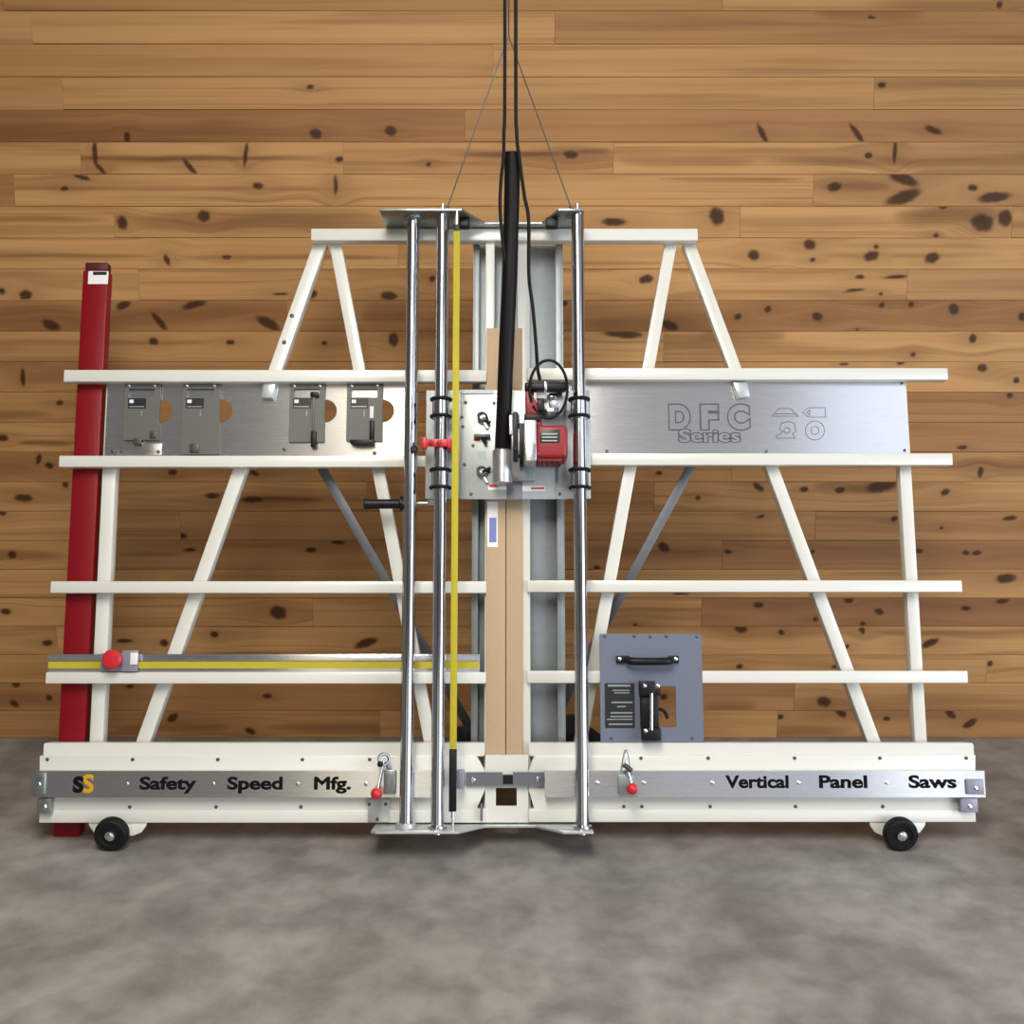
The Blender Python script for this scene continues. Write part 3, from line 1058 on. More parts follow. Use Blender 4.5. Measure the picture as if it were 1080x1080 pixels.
# end brackets of the ledge
for pts in (((33, 815, 47, 838), (38.5, 842, 53.5, 858)), ((1019.5, 822, 1038, 838), (1013.5, 841.5, 1031.5, 857))):
    for k, (x0, y0, x1, y1) in enumerate(pts):
        n1 = 0.064 if k == 0 else 0.048
        e = MB().rect(x0, y0, x1, y1, n1, 0.022 if k else 0.0).build('end_bracket', M['violet'] if x0 > 500 else M['steel'], saw, 0.002)
        screw(e, (x0 + x1) / 2 + 1, (y0 + y1) / 2 + 1, n1, 2.8, M['bolt'], 'bolt', 0.006)

# notched gray bracket across the foot of the boards
c = MB()
c.poly(px_poly([(491.5, 829), (574, 829), (574, 814.5), (541, 814.5), (541, 817), (530, 817), (530, 814.5), (491.5, 814.5)], 0.035), 0.035, 0.029)
gb = c.build('cross_bracket', M['slate'], saw)
MB().rect(530.5, 817.5, 541, 827, 0.0362, 0.034).build('notch_block', M['black'], gb)
screw(gb, 498.5, 822.5, 0.035, 3, M['bolt'], 'bolt', 0.006)
screw(gb, 567, 822, 0.035, 3, M['bolt'], 'bolt', 0.006)
for x in (499, 567):
    u, w = loc(x, 822, 0.029)
    MB().cyl((u, w, 0.0195), (u, w, 0.0295), 0.008).build('spacer', M['bolt'], gb)

# caster wheels with their cream cheek plates
AX = (0, -math.sin(LEAN), math.cos(LEAN))
for xc, xa, xb in ((118, 93, 155), (949.5, 917, 976.5)):
    n = 0.055
    w = (0.0535 - n * math.sin(LEAN)) / math.cos(LEAN)
    u = u_at(xc, w, n)
    k = MB()
    k.lathe((u, w, n), AX, [(-0.020, 0.030), (-0.020, 0.046), (-0.016, 0.0515), (-0.008, 0.0535), (0.008, 0.0535), (0.016, 0.0515), (0.020, 0.046), (0.020, 0.034), (0.015, 0.031), (0.013, 0.016), (-0.02, 0.016)], 40)
    wheel = k.build('wheel', M['rubber'], saw)
    MB().lathe((u, w, n), AX, [(0.010, 0.0155), (0.021, 0.0155), (0.022, 0.011), (0.027, 0.0105), (0.029, 0.004)], 20).build('hub', M['bolt'], wheel)
    MB().cyl((u, w, n - 0.062), (u, w, n), 0.008, 14).build('axle', M['bolt'], wheel)
    pl = [loc(xa, 866, 0.018), loc(xa + 1, 871, 0.018), loc(xa + 6, 878, 0.018), loc(xa + 13, 881, 0.018), loc(xb - 15, 881.5, 0.018), loc(xb - 6, 878, 0.018), loc(xb - 1, 871, 0.018), loc(xb, 866, 0.018)]
    MB().poly(pl, 0.018, 0.010).build('caster_plate', M['cream'], saw, 0.001)

# top and bottom plates that carry the guide tubes
wB = loc(540, 868, 0.0235)[1] - 0.004
wBb = wB - 0.008
nF = depth_for(879.5, wBb)
nF = max(0.17, min(0.23, nF))
nC = nF - 0.125


def uB(x, n):
    return u_at(x, wBb, n)


c = MB()
c.plan([(uB(391, nF - 0.01), nF - 0.012), (uB(396, nF), nF), (uB(483, nF), nF), (uB(512, nC), nC), (uB(565, nC), nC), (uB(594, nF), nF), (uB(626, nF), nF),
        (uB(622, 0.0), 0.0), (uB(397, 0.0), 0.0)], wBb, wB)
bp_ = c.build('bottom_plate', M['zinc_white'], saw, 0.001)
wT = loc(540, 241, 0.0)[1] + 0.002
wTt = wT + 0.008
nFt = depth_for(222.5, wTt)
nFt = max(0.15, min(0.24, nFt))


def uT(x, n):
    return u_at(x, wT, n)


c = MB()
nCt = nFt - 0.115
c.plan([(uT(400, nFt), nFt), (uT(487, nFt), nFt), (uT(511, nCt), nCt), (uT(572, nCt), nCt), (uT(589, nFt), nFt), (uT(616, nFt), nFt), (uT(612, -0.03), -0.03), (uT(409, -0.03), -0.03)],
       wT, wTt)
tp_ = c.build('top_plate', M['steel'], saw, 0.001)
for xb in (489, 582):
    nb = 0.085
    u = u_at(xb, wT, nb)
    MB().box(u - 0.021, u + 0.021, wT - 0.034, wT - 0.0005, nb - 0.02, nb + 0.012).build('bumper', M['black'], tp_, 0.004)

NT = nFt - 0.035           # centre line of the two guide tubes
NT1 = 0.085
TUBES = []
for x, n, r in ((461.6, NT, 0.0215), (614.2, NT, 0.0215)):
    u = u_at(x, 0.15, n)
    TUBES.append(u)
    t = MB().cyl((u, wB, n), (u, wT, n), r, 32).build('guide_tube', M['chrome'], saw)
    MB().lathe((u, wB, n), (0, 1, 0), [(0.0005, 0.030), (0.010, 0.030), (0.012, 0.0217)], 24).build('collar', M['chrome'], t)
    MB().lathe((u, wTt, n), (0, 1, 0), [(0.0, 0.013), (0.012, 0.013), (0.014, 0.006), (0.03, 0.006)], 12).build('bolt', M['bolt'], t)
    MB().lathe((u, wBb, n), (0, -1, 0), [(0.0, 0.012), (0.010, 0.012), (0.012, 0.006)], 12).build('bolt', M['bolt'], t)
u1 = u_at(428.5, 0.15, NT1)
t = MB().cyl((u1, wB, NT1), (u1, wT, NT1), 0.0215, 32).build('counterweight_tube', M['chrome'], saw)
MB().lathe((u1, wT, NT1), (0, -1, 0), [(0.0005, 0.036), (0.008, 0.036), (0.010, 0.0217)], 24).build('collar', M['steel'], t)
MB().lathe((u1, wB, NT1), (0, 1, 0), [(0.0005, 0.034), (0.012, 0.032), (0.014, 0.0217)], 24).build('collar', M['zinc_white'], t)
for y in (405, 425, 449):
    u, w = u1 + 0.004, loc(436, y, NT1 + 0.02)[1]
    MB().box(u, u + 0.003, w - 0.014, w + 0.014, NT1 + 0.018, NT1 + 0.0225).build('slot', M['black'], t)
u, w = u_at(436.5, 1.2, NT1 + 0.026), loc(437, 474, NT1 + 0.026)[1]
MB().lathe((u, w, NT1 + 0.012), (0, 0, 1), [(0, 0.012), (0.022, 0.012), (0.025, 0.008)], 16).build('knob', M['black'], t)

# vertical yellow ruler with a black lower end
NY = 0.150
uy = u_at(480, 1.2, NY)
wa, wb, wc = loc(480, 856, NY)[1], loc(480, 790, NY)[1], loc(480, 243, NY)[1]
vr = MB().box(uy - 0.0108, uy + 0.0108, wb, wc, NY - 0.003, NY).build('vertical_ruler', M['yellow'], saw, 0.0006)
MB().box(uy - 0.0125, uy + 0.0115, wa, wb, NY - 0.005, NY + 0.001).build('black_end', M['black'], vr, 0.001)
MB().cyl((uy, wa - 0.02, NY - 0.002), (uy, wa, NY - 0.002), 0.006, 12).build('end_pin', M['bolt'], vr)
MB().cyl((uy, wBb + 0.006, NY - 0.002), (uy, wa - 0.018, NY - 0.002), 0.004, 12).build('end_pin', M['bolt'], vr)
MB().box(uy - 0.010, uy + 0.010, wc - 0.001, wc + 0.022, NY - 0.008, NY + 0.002).build('clip', M['black'], vr, 0.002)
MB().cyl((uy, wc + 0.02, NY - 0.003), (uy, wT + 0.001, NY - 0.003), 0.007, 12).build('clip_pin', M['bolt'], vr)
MB().rect(482, 813, 489.5, 832, 0.075, 0.0195).build('stop_block', M['violet'], saw, 0.003)
MB().rect(506.5, 848, 509, 866, 0.045, 0.0235).build('guide_tab', M['slate'], saw)

# material clamps with red ball knobs on the ledge
for s, (bx, by), (kx, ky) in ((0, (397, 837), (405, 801)), (1, (667, 832), (660, 803))):
    n = 0.075
    if s == 0:
        k = MB().rect(404.5, 812, 417, 838, 0.078, 0.0555)
    else:
        k = MB().rect(652, 817, 668, 838, 0.070, 0.0555)
    cl = k.build('ledge_clamp', M['steel'] if s == 0 else M['galv'], saw, 0.003)
    u, w = loc(bx, by, n + 0.02)
    MB().ball((u, w, n + 0.02), 0.0185).build('ball_knob', M['knob'], cl, label='red ball knob')
    k2 = loc(kx, ky, n)
    MB().sweep([(u, w, n + 0.012), ((u * .6 + k2[0] * .4), w + (k2[1] - w) * .45, n + 0.005), (k2[0], k2[1], n)], 0.0035, 8).build('lever', M['bolt'], cl)
    if s == 0:
        MB().torus((k2[0], k2[1], n), (0.4, 0.2, 1), 0.017, 0.005).build('ring', M['chrome'], cl)
        b1 = loc(401, 806, n + 0.01)
        MB().ball((b1[0], b1[1], n + 0.01), 0.010).build('pivot', M['black'], cl)
        pl2 = MB().rect(388, 842, 411, 867, 0.030, 0.0236).build('clamp_plate', M['zinc_white'], cl, 0.001)
        for q in ((389.5, 848), (407, 848), (398, 864)):
            screw(pl2, *q, 0.030, 2, M['screw'])
        c1 = loc(411, 812, n)
        MB().cyl((k2[0], k2[1], n - 0.004), (c1[0], c1[1], n - 0.01), 0.006, 10).build('rod', M['steel'], cl)
    else:
        pts = [(655, 813), (657, 802), (660, 791), (663, 796), (665, 812), (659, 806), (655, 813)]
        MB().sweep([(*loc(x, y, n), n) for x, y in pts], 0.003, 8).build('wire_spring', M['steel'], cl)
        b1, b2 = loc(658, 806, n), loc(666, 813, n)
        MB().cyl((b1[0], b1[1], n + 0.004), (b2[0], b2[1], n + 0.004), 0.008, 12).build('pivot', M['screw'], cl)
        c1 = loc(661, 818, 0.06)
        MB().cyl((*loc(660, 812, 0.066), 0.066), (c1[0], c1[1], 0.066), 0.006, 10).build('rod', M['steel'], cl)

# ------------------------------------------------------------------ the carriage that slides on the tubes
NP = NT - 0.062                      # front of the back plate
car = thing('saw_carriage', 'bright zinc carriage plate gripping the two chrome tubes with black rings', 'carriage', (0, loc(540, 526, NP)[1], NP))
bpl = MB().rect(449, 411.5, 622.5, 526, NP, NP - 0.006).build('back_plate', M['zinc_white'], car, 0.002)
NQ = NP + 0.008
fpl = MB().rect(486, 414, 598, 526.5, NQ, NP + 0.0002).build('front_plate', M['zinc_white'], car, 0.0015)
MB().rect(486, 411, 521, 415, NQ + 0.004, NP + 0.0002).build('top_flange', M['galv'], fpl)
MB().rect(586, 490, 589, 526, NQ + 0.003, NQ).build('edge_rib', M['galv'], fpl)
for u in TUBES:
    for ya, yb in ((421.5, 439.5), (496, 514.5)):
        wa, wb = loc(u, yb, NT)[1], loc(u, ya, NT)[1]
        bz = MB().lathe((u, wa - 0.006, NT), (0, 1, 0), [(0, 0.0222), (0, 0.029), (wb - wa + 0.012, 0.029), (wb - wa + 0.012, 0.0222)], 28)
        bz = bz.build('bearing', M['chrome'], car)
        MB().box(u - 0.022, u + 0.022, wa - 0.004, wb + 0.004, NP + 0.0002, NT - 0.024).build('bearing_block', M['steel'], bz, 0.002)
        for w in (wa, wb):
            MB().torus((u, w, NT), (0, 1, 0), 0.0315, 0.0062).build('ring', M['rubber'], bz, label='black rubber ring')
# red lock clasp on the left tube
wq0, wq1 = loc(460, 472, NT + .03)[1], loc(460, 462, NT + .03)[1]
ul = u_at(444.5, 1.2, NT + 0.03)
ur = u_at(475.5, 1.2, NT + 0.03)
c = MB()
c.box(ul, ur, wq0 + 0.003, wq1 - 0.003, NT + 0.0225, NT + 0.034)
c.box(ul, ul + 0.016, wq0 - 0.003, wq1 + 0.003, NT + 0.002, NT + 0.036).box(ur - 0.013, ur, wq0 - 0.002, wq1 + 0.002, NP + 0.0002, NT + 0.036)
rc = c.build('lock_clasp', M['knob'], car, 0.003, label='red lock clasp')
for f in (0.33, 0.6):
    u = ul + (ur - ul) * f
    MB().lathe((u, (wq0 + wq1) / 2, NT + 0.033), (0, 0, 1), [(0, 0.009), (0.006, 0.008), (0.008, 0.004)], 14).build('bolt', M['redtool'], rc)
# black grip sticking out to the left below the carriage
NG = NP - 0.020
ga, gb_, gc = P(384, 531.5, NG), P(425, 531, NG), P(455, 522, NG)
k = MB().lathe(ga, (1, 0, 0), [(0, 0.016), (0.003, 0.019), (0.012, 0.0165), (gb_[0] - ga[0] - 0.012, 0.0165), (gb_[0] - ga[0] - 0.008, 0.026), (gb_[0] - ga[0], 0.026)], 20)
gr = k.build('grip', M['black'], car, label='black ribbed hand grip')
MB().cyl(gb_, (gc[0], gb_[1], NG), 0.008, 14).build('rod', M['steel'], gr)
MB().box(gc[0] - 0.012, gc[0] + 0.02, gb_[1] - 0.01, loc(455, 515, NP)[1], NG - 0.008, NP - 0.0062).build('rod_bracket', M['steel'], gr, 0.002)
# clamps, lever and screws on the left of the front plate
for cx_, cy_, tw in ((509.5, 442, 0.6), (509, 499, -0.5)):
    u, w = loc(cx_, cy_, NQ)
    kk = MB().lathe((u, w, NQ), (0, 0, 1), [(0, 0.019), (0.006, 0.019), (0.008, 0.012), (0.016, 0.011)], 18).build('clamp', M['steel'], fpl)
    MB().torus((u - 0.002, w + 0.006, NQ + 0.016), (0.2, 0.3, 1), 0.014, 0.004).build('eye', M['chrome'], kk)
    MB().cyl((u, w, NQ + 0.014), (u + 0.03 * math.cos(tw), w - 0.03 * math.sin(tw), NQ + 0.018), 0.006, 10).build('clamp_lever', M['black'], kk)
    MB().cyl((u + 0.004, w - 0.012, NQ + 0.004), (u + 0.016, w - 0.034, NQ + 0.008), 0.005, 10).build('bolt', M['bolt'], kk)
c = MB().rect(500, 457.5, 517, 461.5, NQ + 0.02, NQ + 0.006)
lv = c.build('lever', M['screw'], fpl, 0.002)
MB().cyl((*loc(509, 459.5, NQ), NQ), (*loc(509, 459.5, NQ), NQ + 0.008), 0.007, 12).build('pivot', M['bolt'], lv)
MB().cyl((*loc(509, 461, NQ + .015), NQ + 0.015), (*loc(513, 468, NQ + .015), NQ + 0.015), 0.006, 10).build('pawl', M['black'], lv)
MB().rect(499.5, 462, 506, 465, NQ + 0.0008, NQ).build('arrow_mark', M['ink_red'], fpl)
MB().rect(504, 476, 513, 484, NQ + 0.0006, NQ).build('scale_mark', M['galv'], fpl)
for x, y in ((491, 424.5), (487, 440), (488, 450), (499, 470), (490, 490), (515, 498), (521, 425), (497, 521), (590, 521)):
    screw(fpl, x, y, NQ, 2.0, M['screw'])
for x0, y0, x1, y1, mm in ((515, 512.5, 534, 516.5, 'label_white'), (516, 510.8, 525, 514, 'ink_red'), (551, 512.5, 575, 518, 'label_white'), (560, 514, 574, 516, 'ink_red')):
    MB().rect(x0, y0, x1, y1, NQ + (0.0008 if mm == 'label_white' else 0.0012), NQ).build('warning_label', M[mm], fpl)
MB().rect(534.5, 508, 551, 526.5, NQ + 0.0015, NQ).build('blade_slot', M['slate'], fpl)
# dust port: metal spout that takes the hose
pu, pw = loc(529.7, 508, NQ + 0.10)
_, pt = loc(529.7, 472, NQ + 0.10)
k = MB().lathe((pu, pw, NQ + 0.060), (0, 1, 0), [(0, 0.028), (0.002, 0.0325), (0.05, 0.033), (pt - pw - 0.004, 0.032), (pt - pw, 0.028)], 28)
dp = k.build('dust_port', M['zinc_spout'], car, label='bright metal dust spout')
MB().box(pu - 0.022, pu + 0.022, pw, pw + 0.06, NQ + 0.0002, NQ + 0.045).build('port_foot', M['steel'], dp, 0.004)
HOSE_END = to_world(pu, pt + 0.001, NQ + 0.060)

# ------------------------------------------------------------------ circular saw bolted on the carriage
cs = thing('circular_saw', 'red and black circular saw motor bolted on the zinc carriage between the tubes', 'power saw', (loc(570, 500, NQ)[0], loc(570, 500, NQ)[1], NQ))
NS = NQ + 0.003


def R_(name, x0, y0, x1, y1, n1, n0, m_, parent=cs, bevel=0.003, label=None, segs=2):
    return MB().rect(x0, y0, x1, y1, n1, n0).build(name, M[m_], parent, bevel, label, segs=segs)


# blade guard, seen edge on: half-round housing standing out of the plate
gu0, gu1 = loc(539.5, 470, NS + 0.10)[0], loc(548, 470, NS + 0.10)[0]
gw = loc(540, 470, NS + 0.05)[1]
c = MB()
prof = [(NS - 0.001 + 0.13 * math.sin(R(a)), gw + 0.115 * math.cos(R(a))) for a in range(0, 181, 12)]
for ua, ub in ((gu0, gu1),):
    va = [c.bm.verts.new(L3((ua, w, n))) for n, w in prof]
    vb = [c.bm.verts.new(L3((ub, w, n))) for n, w in prof]
    c.bm.faces.new(va)
    c.bm.faces.new(vb[::-1])
    for i in range(len(prof)):
        j = (i + 1) % len(prof)
        c.bm.faces.new([va[i], va[j], vb[j], vb[i]])
gd = c.build('blade_guard', M['alu_cast'], cs, 0.002)
R_('guard_slot', 541, 434, 546.5, 486, NS + 0.134, NS + 0.10, 'black', gd)
screw(gd, 543.5, 474, NS + 0.134, 2.3, M['black'], 'bolt', 0.004)
R_('guard_cover', 537, 438, 541, 458, NS + 0.133, NS + 0.09, 'alu', gd, 0.001)
R_('base_shoe', 540, 488, 563.5, 507, NS + 0.03, NQ + 0.0002, 'galv', cs, 0.002)
gcse = R_('gear_case', 552.5, 442.5, 566, 487, NS + 0.155, NS, 'alu_cast', cs, 0.006)
R_('case_rim', 553.5, 468, 566, 486, NS + 0.160, NS + 0.15, 'alu', gcse, 0.003)
R_('shaft_cover', 546.5, 446, 553.5, 483, NS + 0.12, NS + 0.02, 'black', cs, 0.004)
mot = R_('motor_housing', 565.5, 448, 598.5, 482.5, NS + 0.150, NS + 0.01, 'redtool', cs, 0.012, segs=3)
pl_ = R_('name_plate', 569.5, 453, 590.5, 467, NS + 0.1512, NS + 0.148, 'label_black', mot, 0.0005)
for y in (457, 460.5, 464):
    R_('print_line', 571.5, y, 588, y + 1.3, NS + 0.1518, NS + 0.151, 'galv', pl_, 0)
R_('red_flank', 592, 450, 599, 481, NS + 0.14, NS + 0.02, 'redtool', mot, 0.005)
R_('motor_skirt', 567, 481, 593, 486.5, NS + 0.135, NS + 0.02, 'redtool', mot, 0.003)
for x in (570, 576, 582, 588):
    R_('vent', x, 484, x + 3, 489.5, NS + 0.130, NS + 0.1, 'black', mot, 0.001)
for x, y in ((568.5, 451), (595, 451), (568.5, 479), (595, 479)):
    screw(mot, x, y, NS + 0.150, 1.3, M['screw'], 'screw', 0.002)
hd = R_('rear_handle', 553.5, 403, 597.5, 411, NS + 0.13, NS + 0.085, 'black', cs, 0.006, segs=3)
R_('handle_collar', 574, 402.5, 577, 411.5, NS + 0.1325, NS + 0.083, 'bolt', hd, 0.002)
hg = MB().poly(px_poly([(554.5, 436.5), (568, 436.5), (566, 424), (560, 412.5), (554, 411.5)][::-1], NS + 0.12), NS + 0.12, NS + 0.03).build('handle_grip', M['redtool'], cs, 0.006)
R_('trigger', 566.5, 421, 574, 433, NS + 0.11, NS + 0.05, 'black', hg, 0.004)
R_('handle_boot', 553, 436, 571, 444, NS + 0.118, NS + 0.02, 'black', cs, 0.004)
R_('red_neck', 566, 441.5, 572, 449, NS + 0.11, NS + 0.03, 'redtool', cs, 0.003)
u, w = loc(585, 426, NS + 0.06)
eb = MB().lathe((u, w, NS), (0, 0, 1), [(0, 0.040), (0.055, 0.040), (0.062, 0.036), (0.064, 0.02), (0.075, 0.018), (0.078, 0.01)], 28).build('end_bell', M['alu_cast'], cs)
R_('bell_clip', 579, 414.5, 587, 421, NS + 0.085, NS + 0.06, 'chrome', eb, 0.002)
R_('bell_clip', 576, 430, 590, 437, NS + 0.082, NS + 0.06, 'chrome', eb, 0.003)
R_('handle_plate', 566, 410.5, 577, 420, NS + 0.095, NS + 0.05, 'label_white', hd, 0.003)
for xh in (560, 590):
    R_('handle_stay', xh - 3, 408, xh + 3, 416, NS + 0.1, NS + 0.04, 'black', hd, 0.002)

# ------------------------------------------------------------------ hose, cords and wires hanging down to it
HY = HOSE_END.y
hp = [HOSE_END, at_y(530.5, 455, HY + 0.0), at_y(532, 420, HY), at_y(534, 370, HY + 0.005), at_y(537, 300, HY + 0.02), at_y(539, 240, HY + 0.045), at_y(540, 195, HY + 0.055), at_y(540.3, 161, HY + 0.06)]
c = MB(True)
c.sweep(hp, 0.0255, 20, (0.008, 0.0009))
org = hp[0]
tagged(c, 'vacuum_hose', M['hose'], org, 'thick ribbed black vacuum hose hanging down into the metal spout', 'hose')
TOPY = HY + 0.062


def hang(name, pts, r, mat_, label, cat, group=None):
    c = MB(True)
    c.sweep(pts, r, 8)
    return tagged(c, name, mat_, pts[0], label, cat, group)


hang('hanging_cord', [at_y(536, 300, HY + 0.028), at_y(531, 262, HY + 0.012), at_y(527.5, 222, TOPY - 0.040), at_y(528.5, 190, TOPY - 0.03), at_y(531, 166, TOPY - 0.03), at_y(531.5, 140, TOPY - 0.03),
                      at_y(532.5, 60, TOPY - 0.03), Vector((at_y(532.5, 60, TOPY).x, TOPY - 0.03, CEIL + 0.02))], 0.0055, M['rubber'],
     'black cord tied along the left side of the black hose', 'cord')
uc, wc_ = loc(569.5, 402, NS + 0.1)
plug = to_world(uc, wc_, NS + 0.11)
hang('power_cord', [plug, at_y(567, 388, plug.y), at_y(565.5, 365, plug.y - 0.005), at_y(562, 325, plug.y + 0.01), at_y(557.8, 290, plug.y + 0.03), at_y(557.5, 232, TOPY - 0.035), at_y(553, 206, TOPY - 0.03),
                    at_y(547.5, 165, TOPY - 0.03), at_y(545, 140, TOPY - 0.03), at_y(544, 60, TOPY - 0.03), Vector((at_y(544, 60, TOPY).x, TOPY - 0.03, CEIL + 0.02))], 0.0058, M['rubber'],
     'long thin black power cord running down right of hose to the red saw', 'cord')
lpts = []
for a in range(205, -150, -25):
    lpts.append(at_y(578.5 + 20 * math.cos(R(a)), 410.5 - 30.5 * math.sin(R(a)), plug.y - 0.035))
hang('cord_loop', lpts, 0.0048, M['rubber'], 'black cord curled in an open loop round the saw handle', 'cord')
for xb, xt, w_ in ((TUBES[0] + 0.012, 0, 'left'), (TUBES[1] - 0.018, 0, 'right')):
    n_ = NT + 0.01
    b_ = to_world(xb, wTt + 0.001, n_)
    top = at_y(536.5, 38, b_.y)
    lab = 'thin steel wire slanting up from the wide plate end beside the yellow ruler' if w_ == 'left' else 'thin steel wire slanting up from the narrow plate end nearest the engraved panel'
    c = MB(True)
    c.cyl(b_, top, 0.0022, 8)
    c.cyl(b_, b_.lerp(top, 0.03), 0.006, 10)
    c.cyl(top, Vector((top.x, top.y, CEIL + 0.02)), 0.0022, 8)
    tagged(c, 'support_wire', M['cable'], b_, lab, 'wire', 'support wires')

# ------------------------------------------------------------------ insert plates hung on the left header panel
IN1, IN0 = -0.030, -0.036
HN = IN0 - 0.0001


def insert_plate(x0, x1, yb, label, win=True):
    u, w = loc((x0 + x1) / 2, yb, IN1)
    t = thing('insert_plate', label, 'insert plate', (u, w, IN1), 'gray insert plates on the header panel')
    n = IN1
    out = px_rect(x0, 404, x1, yb, n, 0.004)
    xa, xb = x0 + 5.0, x1 - 5.5
    pl = sheet('plate', out, [px_rect(xa, 410, xb, 419.3, n, 0.003)], IN1, IN0, M['insert'], t)
    lb = MB().rect(xa - 1, 420, xa + 18, 430.5, IN1 + 0.001, IN1).build('plate_label', M['label_black'], t, label='black printed label')
    MB().rect(xa + 0.5, 421.5, xa + 5, 425, IN1 + 0.0014, IN1 + 0.0008).build('print_mark', M['label_white'], lb)
    MB().rect(xa, 428.3, xa + 16, 429.3, IN1 + 0.0014, IN1 + 0.0008).build('print_mark', M['galv'], lb)
    for x, y in ((xa, 407), (xb, 407)):
        screw(t, x, y, IN1, 2.2, M['bolt'], 'bolt', 0.004)
    for x in (xa, xb):
        u_, w_ = loc(x, 407, IN1)
        MB().cyl((u_, w_, HP1 + 0.0001), (u_, w_, IN0), 0.004, 10).build('stud', M['bolt'], t)
    MB().rect((x0 + x1) / 2 - 1, 433, (x0 + x1) / 2, 439, IN1 + 0.0006, IN1).build('score_mark', M['galv'], t)
    return t


ip = insert_plate(131, 168.5, 464, 'leftmost gray insert plate, nearest the red post, with a bracket below it')
MB().rect(140, 462, 149, 468.5, IN1 + 0.006, IN0).build('latch', M['screw'], ip, 0.002)
MB().rect(158, 455, 165, 462, IN1 + 0.006, IN1).build('latch', M['screw'], ip, 0.002)
ip = insert_plate(192, 231.5, 479.3, 'longest gray insert plate, reaching right down to the white rail below')
MB().rect(200, 468, 210, 477, IN1 + 0.006, IN1).build('latch', M['screw'], ip, 0.002)
ip = insert_plate(305, 342.5, 466, 'gray insert plate with an upright black lever just right of the white hook')
MB().rect(327, 413, 336, 418.5, IN1 + 0.012, IN1 + 0.0002).build('lever_head', M['black'], ip, 0.003)
MB().rect(327.5, 454, 333.5, 471.5, IN1 + 0.014, IN1 + 0.0002).build('lever', M['black'], ip, 0.004)
MB().rect(329.5, 418, 331.5, 455, IN1 + 0.008, IN1 + 0.0002).build('lever_rod', M['insert'], ip, 0.001)
ip = insert_plate(365.5, 403.5, 465, 'gray insert plate with a thick black bottom edge nearest the chrome tubes')
MB().poly(px_poly([(369, 463.5), (394.5, 463.5), (394.5, 468.5), (389, 470), (375, 470), (369, 467)][::-1], IN1 + 0.014), IN1 + 0.014, IN1 - 0.004).build('black_rim', M['black'], ip, 0.001)
MB().rect(389.5, 443, 394.5, 464, IN1 + 0.012, IN1 + 0.0002).build('lever', M['black'], ip, 0.003)
MB().rect(390, 428.5, 394, 441, IN1 + 0.002, IN1).build('white_tag', M['label_white'], ip, 0.0005, label='small white tag')
# bracket strip under the first plate
br_ = MB().rect(123, 467.5, 170, 480, HP1 + 0.004, HP1 + 0.0001).build('hanger_strip', M['alu'], lp, 0.001)
for x in (128.5, 167):
    screw(br_, x, 476.5, HP1 + 0.004, 2.0, M['screw'])

# ------------------------------------------------------------------ router plate standing on the base
RN = 0.0085
ru_, rw_ = loc(687, 783.5, RN)
rt = thing('router_plate', 'gray square plate with a black handle standing on the white base', 'router plate', (ru_, rw_ + 0.0005, RN))
rpl = sheet('plate', px_rect(633, 668.5, 741, 783.2, RN, 0.006), [px_rect(694, 723.5, 713, 767, RN, 0.004)], RN, RN - 0.008, M['router'], rt)
for x, y in ((638, 671), (669, 671), (686, 671.5), (703, 671), (735, 671.5), (645, 778.5), (730, 778.5)):
    screw(rpl, x, y, RN, 1.8, M['screw'])
c = MB()
c.rect(650, 691.5, 664, 699.5, RN + 0.010, RN + 0.0002).rect(705, 691.5, 716, 699.5, RN + 0.010, RN + 0.0002)
hb = c.build('handle', M['black'], rt, 0.002, label='black strap handle')
a, b_, c1, d_ = P(662, 696, RN + 0.010), P(668, 697.5, RN + 0.035), P(702, 697.5, RN + 0.035), P(708, 696, RN + 0.010)
MB().sweep([a, b_, c1, d_], 0.0125, 12).build('grip', M['black'], hb)
for x in (653.5, 712.5):
    screw(hb, x, 695, RN + 0.010, 2.2, M['bolt'], 'bolt', 0.004)
pb = MB().rect(638, 720.5, 669.5, 768, RN + 0.0008, RN).build('instruction_label', M['label_black'], rt, label='black instruction label with pale print')
for y, x0, x1, hgt in ((722, 641, 665, 2.2), (727.5, 646, 664, 1.3), (730.2, 648, 664, 1.2), (740, 645, 667, 1.6), (744.5, 651, 660, 1.4), (751, 644, 667, 1.6), (755, 644, 667, 1.4), (758, 640, 667, 1.2), (763, 642, 667, 1.6)):
    MB().rect(x0, y, x1, y + hgt, RN + 0.0012, RN + 0.0006).build('print_line', M['galv'], pb)
c = MB()
c.rect(675, 718.5, 691.5, 734, RN + 0.045, RN + 0.0002).rect(676, 733, 695, 768, RN + 0.030, RN + 0.0002).rect(677.5, 768, 697.5, 781.5, RN + 0.045, RN + 0.0002)
rb = c.build('router_clamp', M['black'], rt, 0.004, label='black plastic router clamp')
MB().cyl(P(687, 731, RN + 0.040), P(687, 770, RN + 0.040), 0.0065, 14).build('clamp_screw', M['bolt'], rb)
MB().rect(690, 726, 697, 734, RN + 0.030, RN + 0.0002).build('ear', M['black'], rb, 0.003)
MB().sweep([P(693, 748, RN + 0.02), P(698, 748.5, RN + 0.03), P(702, 752, RN + 0.03), P(704, 758, RN + 0.03)], 0.0055, 10).build('lever', M['black'], rb)
for x, y in ((680, 723.5), (681, 771), (694, 723.5)):
    screw(rb, x, y, RN + (0.045 if x < 690 else 0.030), 2.0, M['bolt'], 'bolt', 0.003)

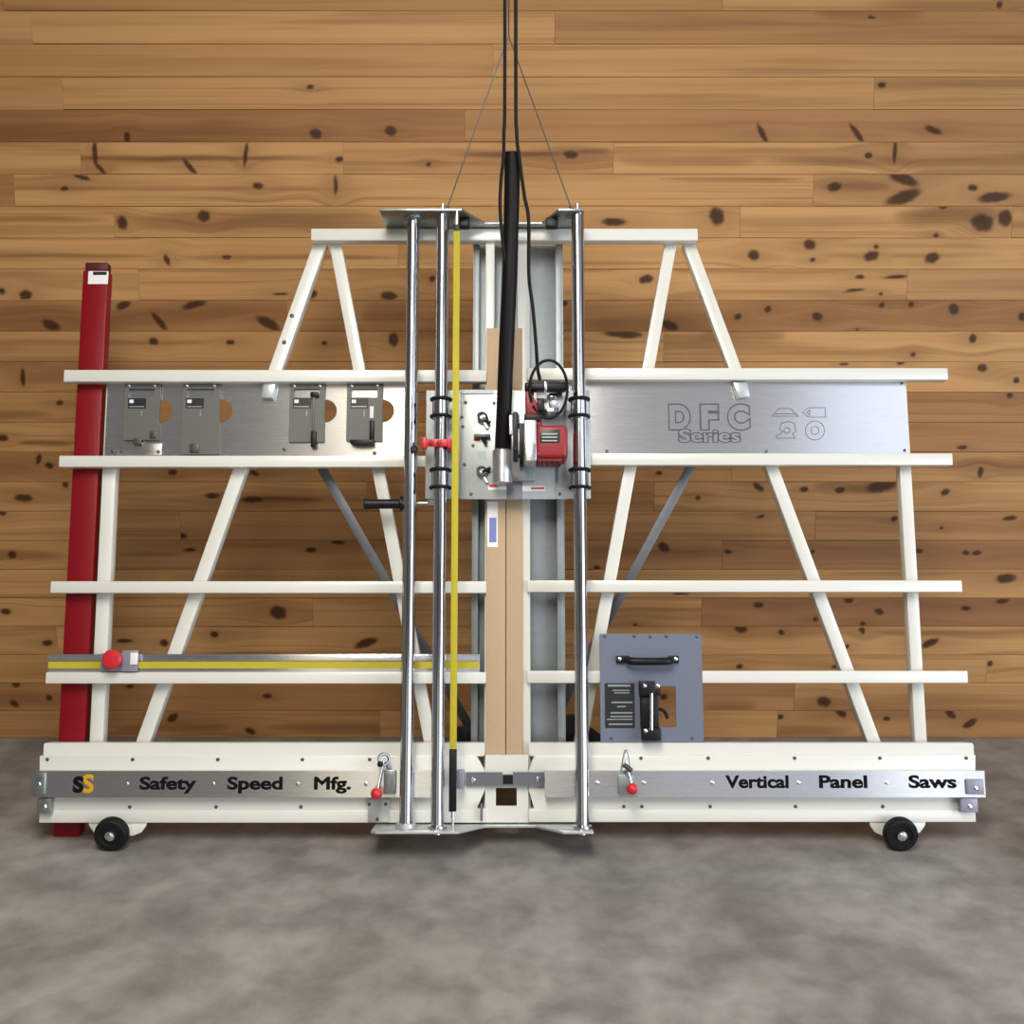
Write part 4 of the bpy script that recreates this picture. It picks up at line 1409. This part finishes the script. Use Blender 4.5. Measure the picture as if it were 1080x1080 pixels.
# ------------------------------------------------------------------ flip stop on the ruler
fu, fw_ = loc(128, 709, 0.0)
fs = thing('flip_stop', 'measuring stop with a round red knob clipped on the yellow ruler', 'stop', (fu, fw_, 0.0))
MB().rect(128, 686, 145, 708.3, 0.010, -0.0035).build('stop_body', M['violet'], fs, 0.003)
MB().rect(137, 688.5, 145, 701, 0.014, 0.008).build('lens', M['label_white'], fs, 0.002)
MB().rect(106, 689, 129, 708, 0.004, -0.0035).build('stop_arm', M['violet'], fs, 0.002)
u, w = loc(118, 695.5, 0.03)
MB().lathe((u, w, 0.004), (0, 0, 1), [(0, 0.014), (0.010, 0.014), (0.012, 0.030), (0.030, 0.032), (0.036, 0.026), (0.038, 0.012)], 24).build('knob', M['knob'], fs, label='red knob')

# ------------------------------------------------------------------ red post behind the left end
PN1, PN0 = -0.046, -0.092
wtop = loc(105, 276, PN1)[1]
ul_, ur_ = u_at(64.0, 0.5, PN1), u_at(92.0, 0.5, PN1)
post = thing('red_post', 'tall dark red steel post behind the left ends of the white rails', 'post', ((ul_ + ur_) / 2, 0.0, PN1))
# foot cut level with the floor: w rises towards the back of a leaning post
def wfloor(n):
    return -n * math.tan(LEAN)


c = MB()
c.hexa([L3((ul_, wfloor(PN0), PN0)), L3((ur_, wfloor(PN0), PN0)), L3((ur_, wtop - 0.032, PN0)), L3((ul_, wtop - 0.032, PN0)),
        L3((ul_, wfloor(PN1), PN1)), L3((ur_, wfloor(PN1), PN1)), L3((ur_, wtop - 0.032, PN1)), L3((ul_, wtop - 0.032, PN1))])
c.build('post_tube', M['red'], post, 0.004)
c = MB()  # post's chamfered top, its shade given as a darker red block
c.box(ul_ + 0.004, ur_ - 0.004, wtop - 0.032, wtop, PN0 + 0.003, PN1 - 0.003)
c.build('shaded_chamfer', M['cap'], post, 0.006, label='darker chamfered top of the post')
pt_ = MB().rect(93.0, 286, 114, 299.5, PN1 + 0.001, PN1).build('label_plate', M['label_white'], post, label='white paper label')
MB().rect(98, 286.5, 112.5, 290, PN1 + 0.0014, PN1 + 0.0008).build('print_line', M['label_black'], pt_)
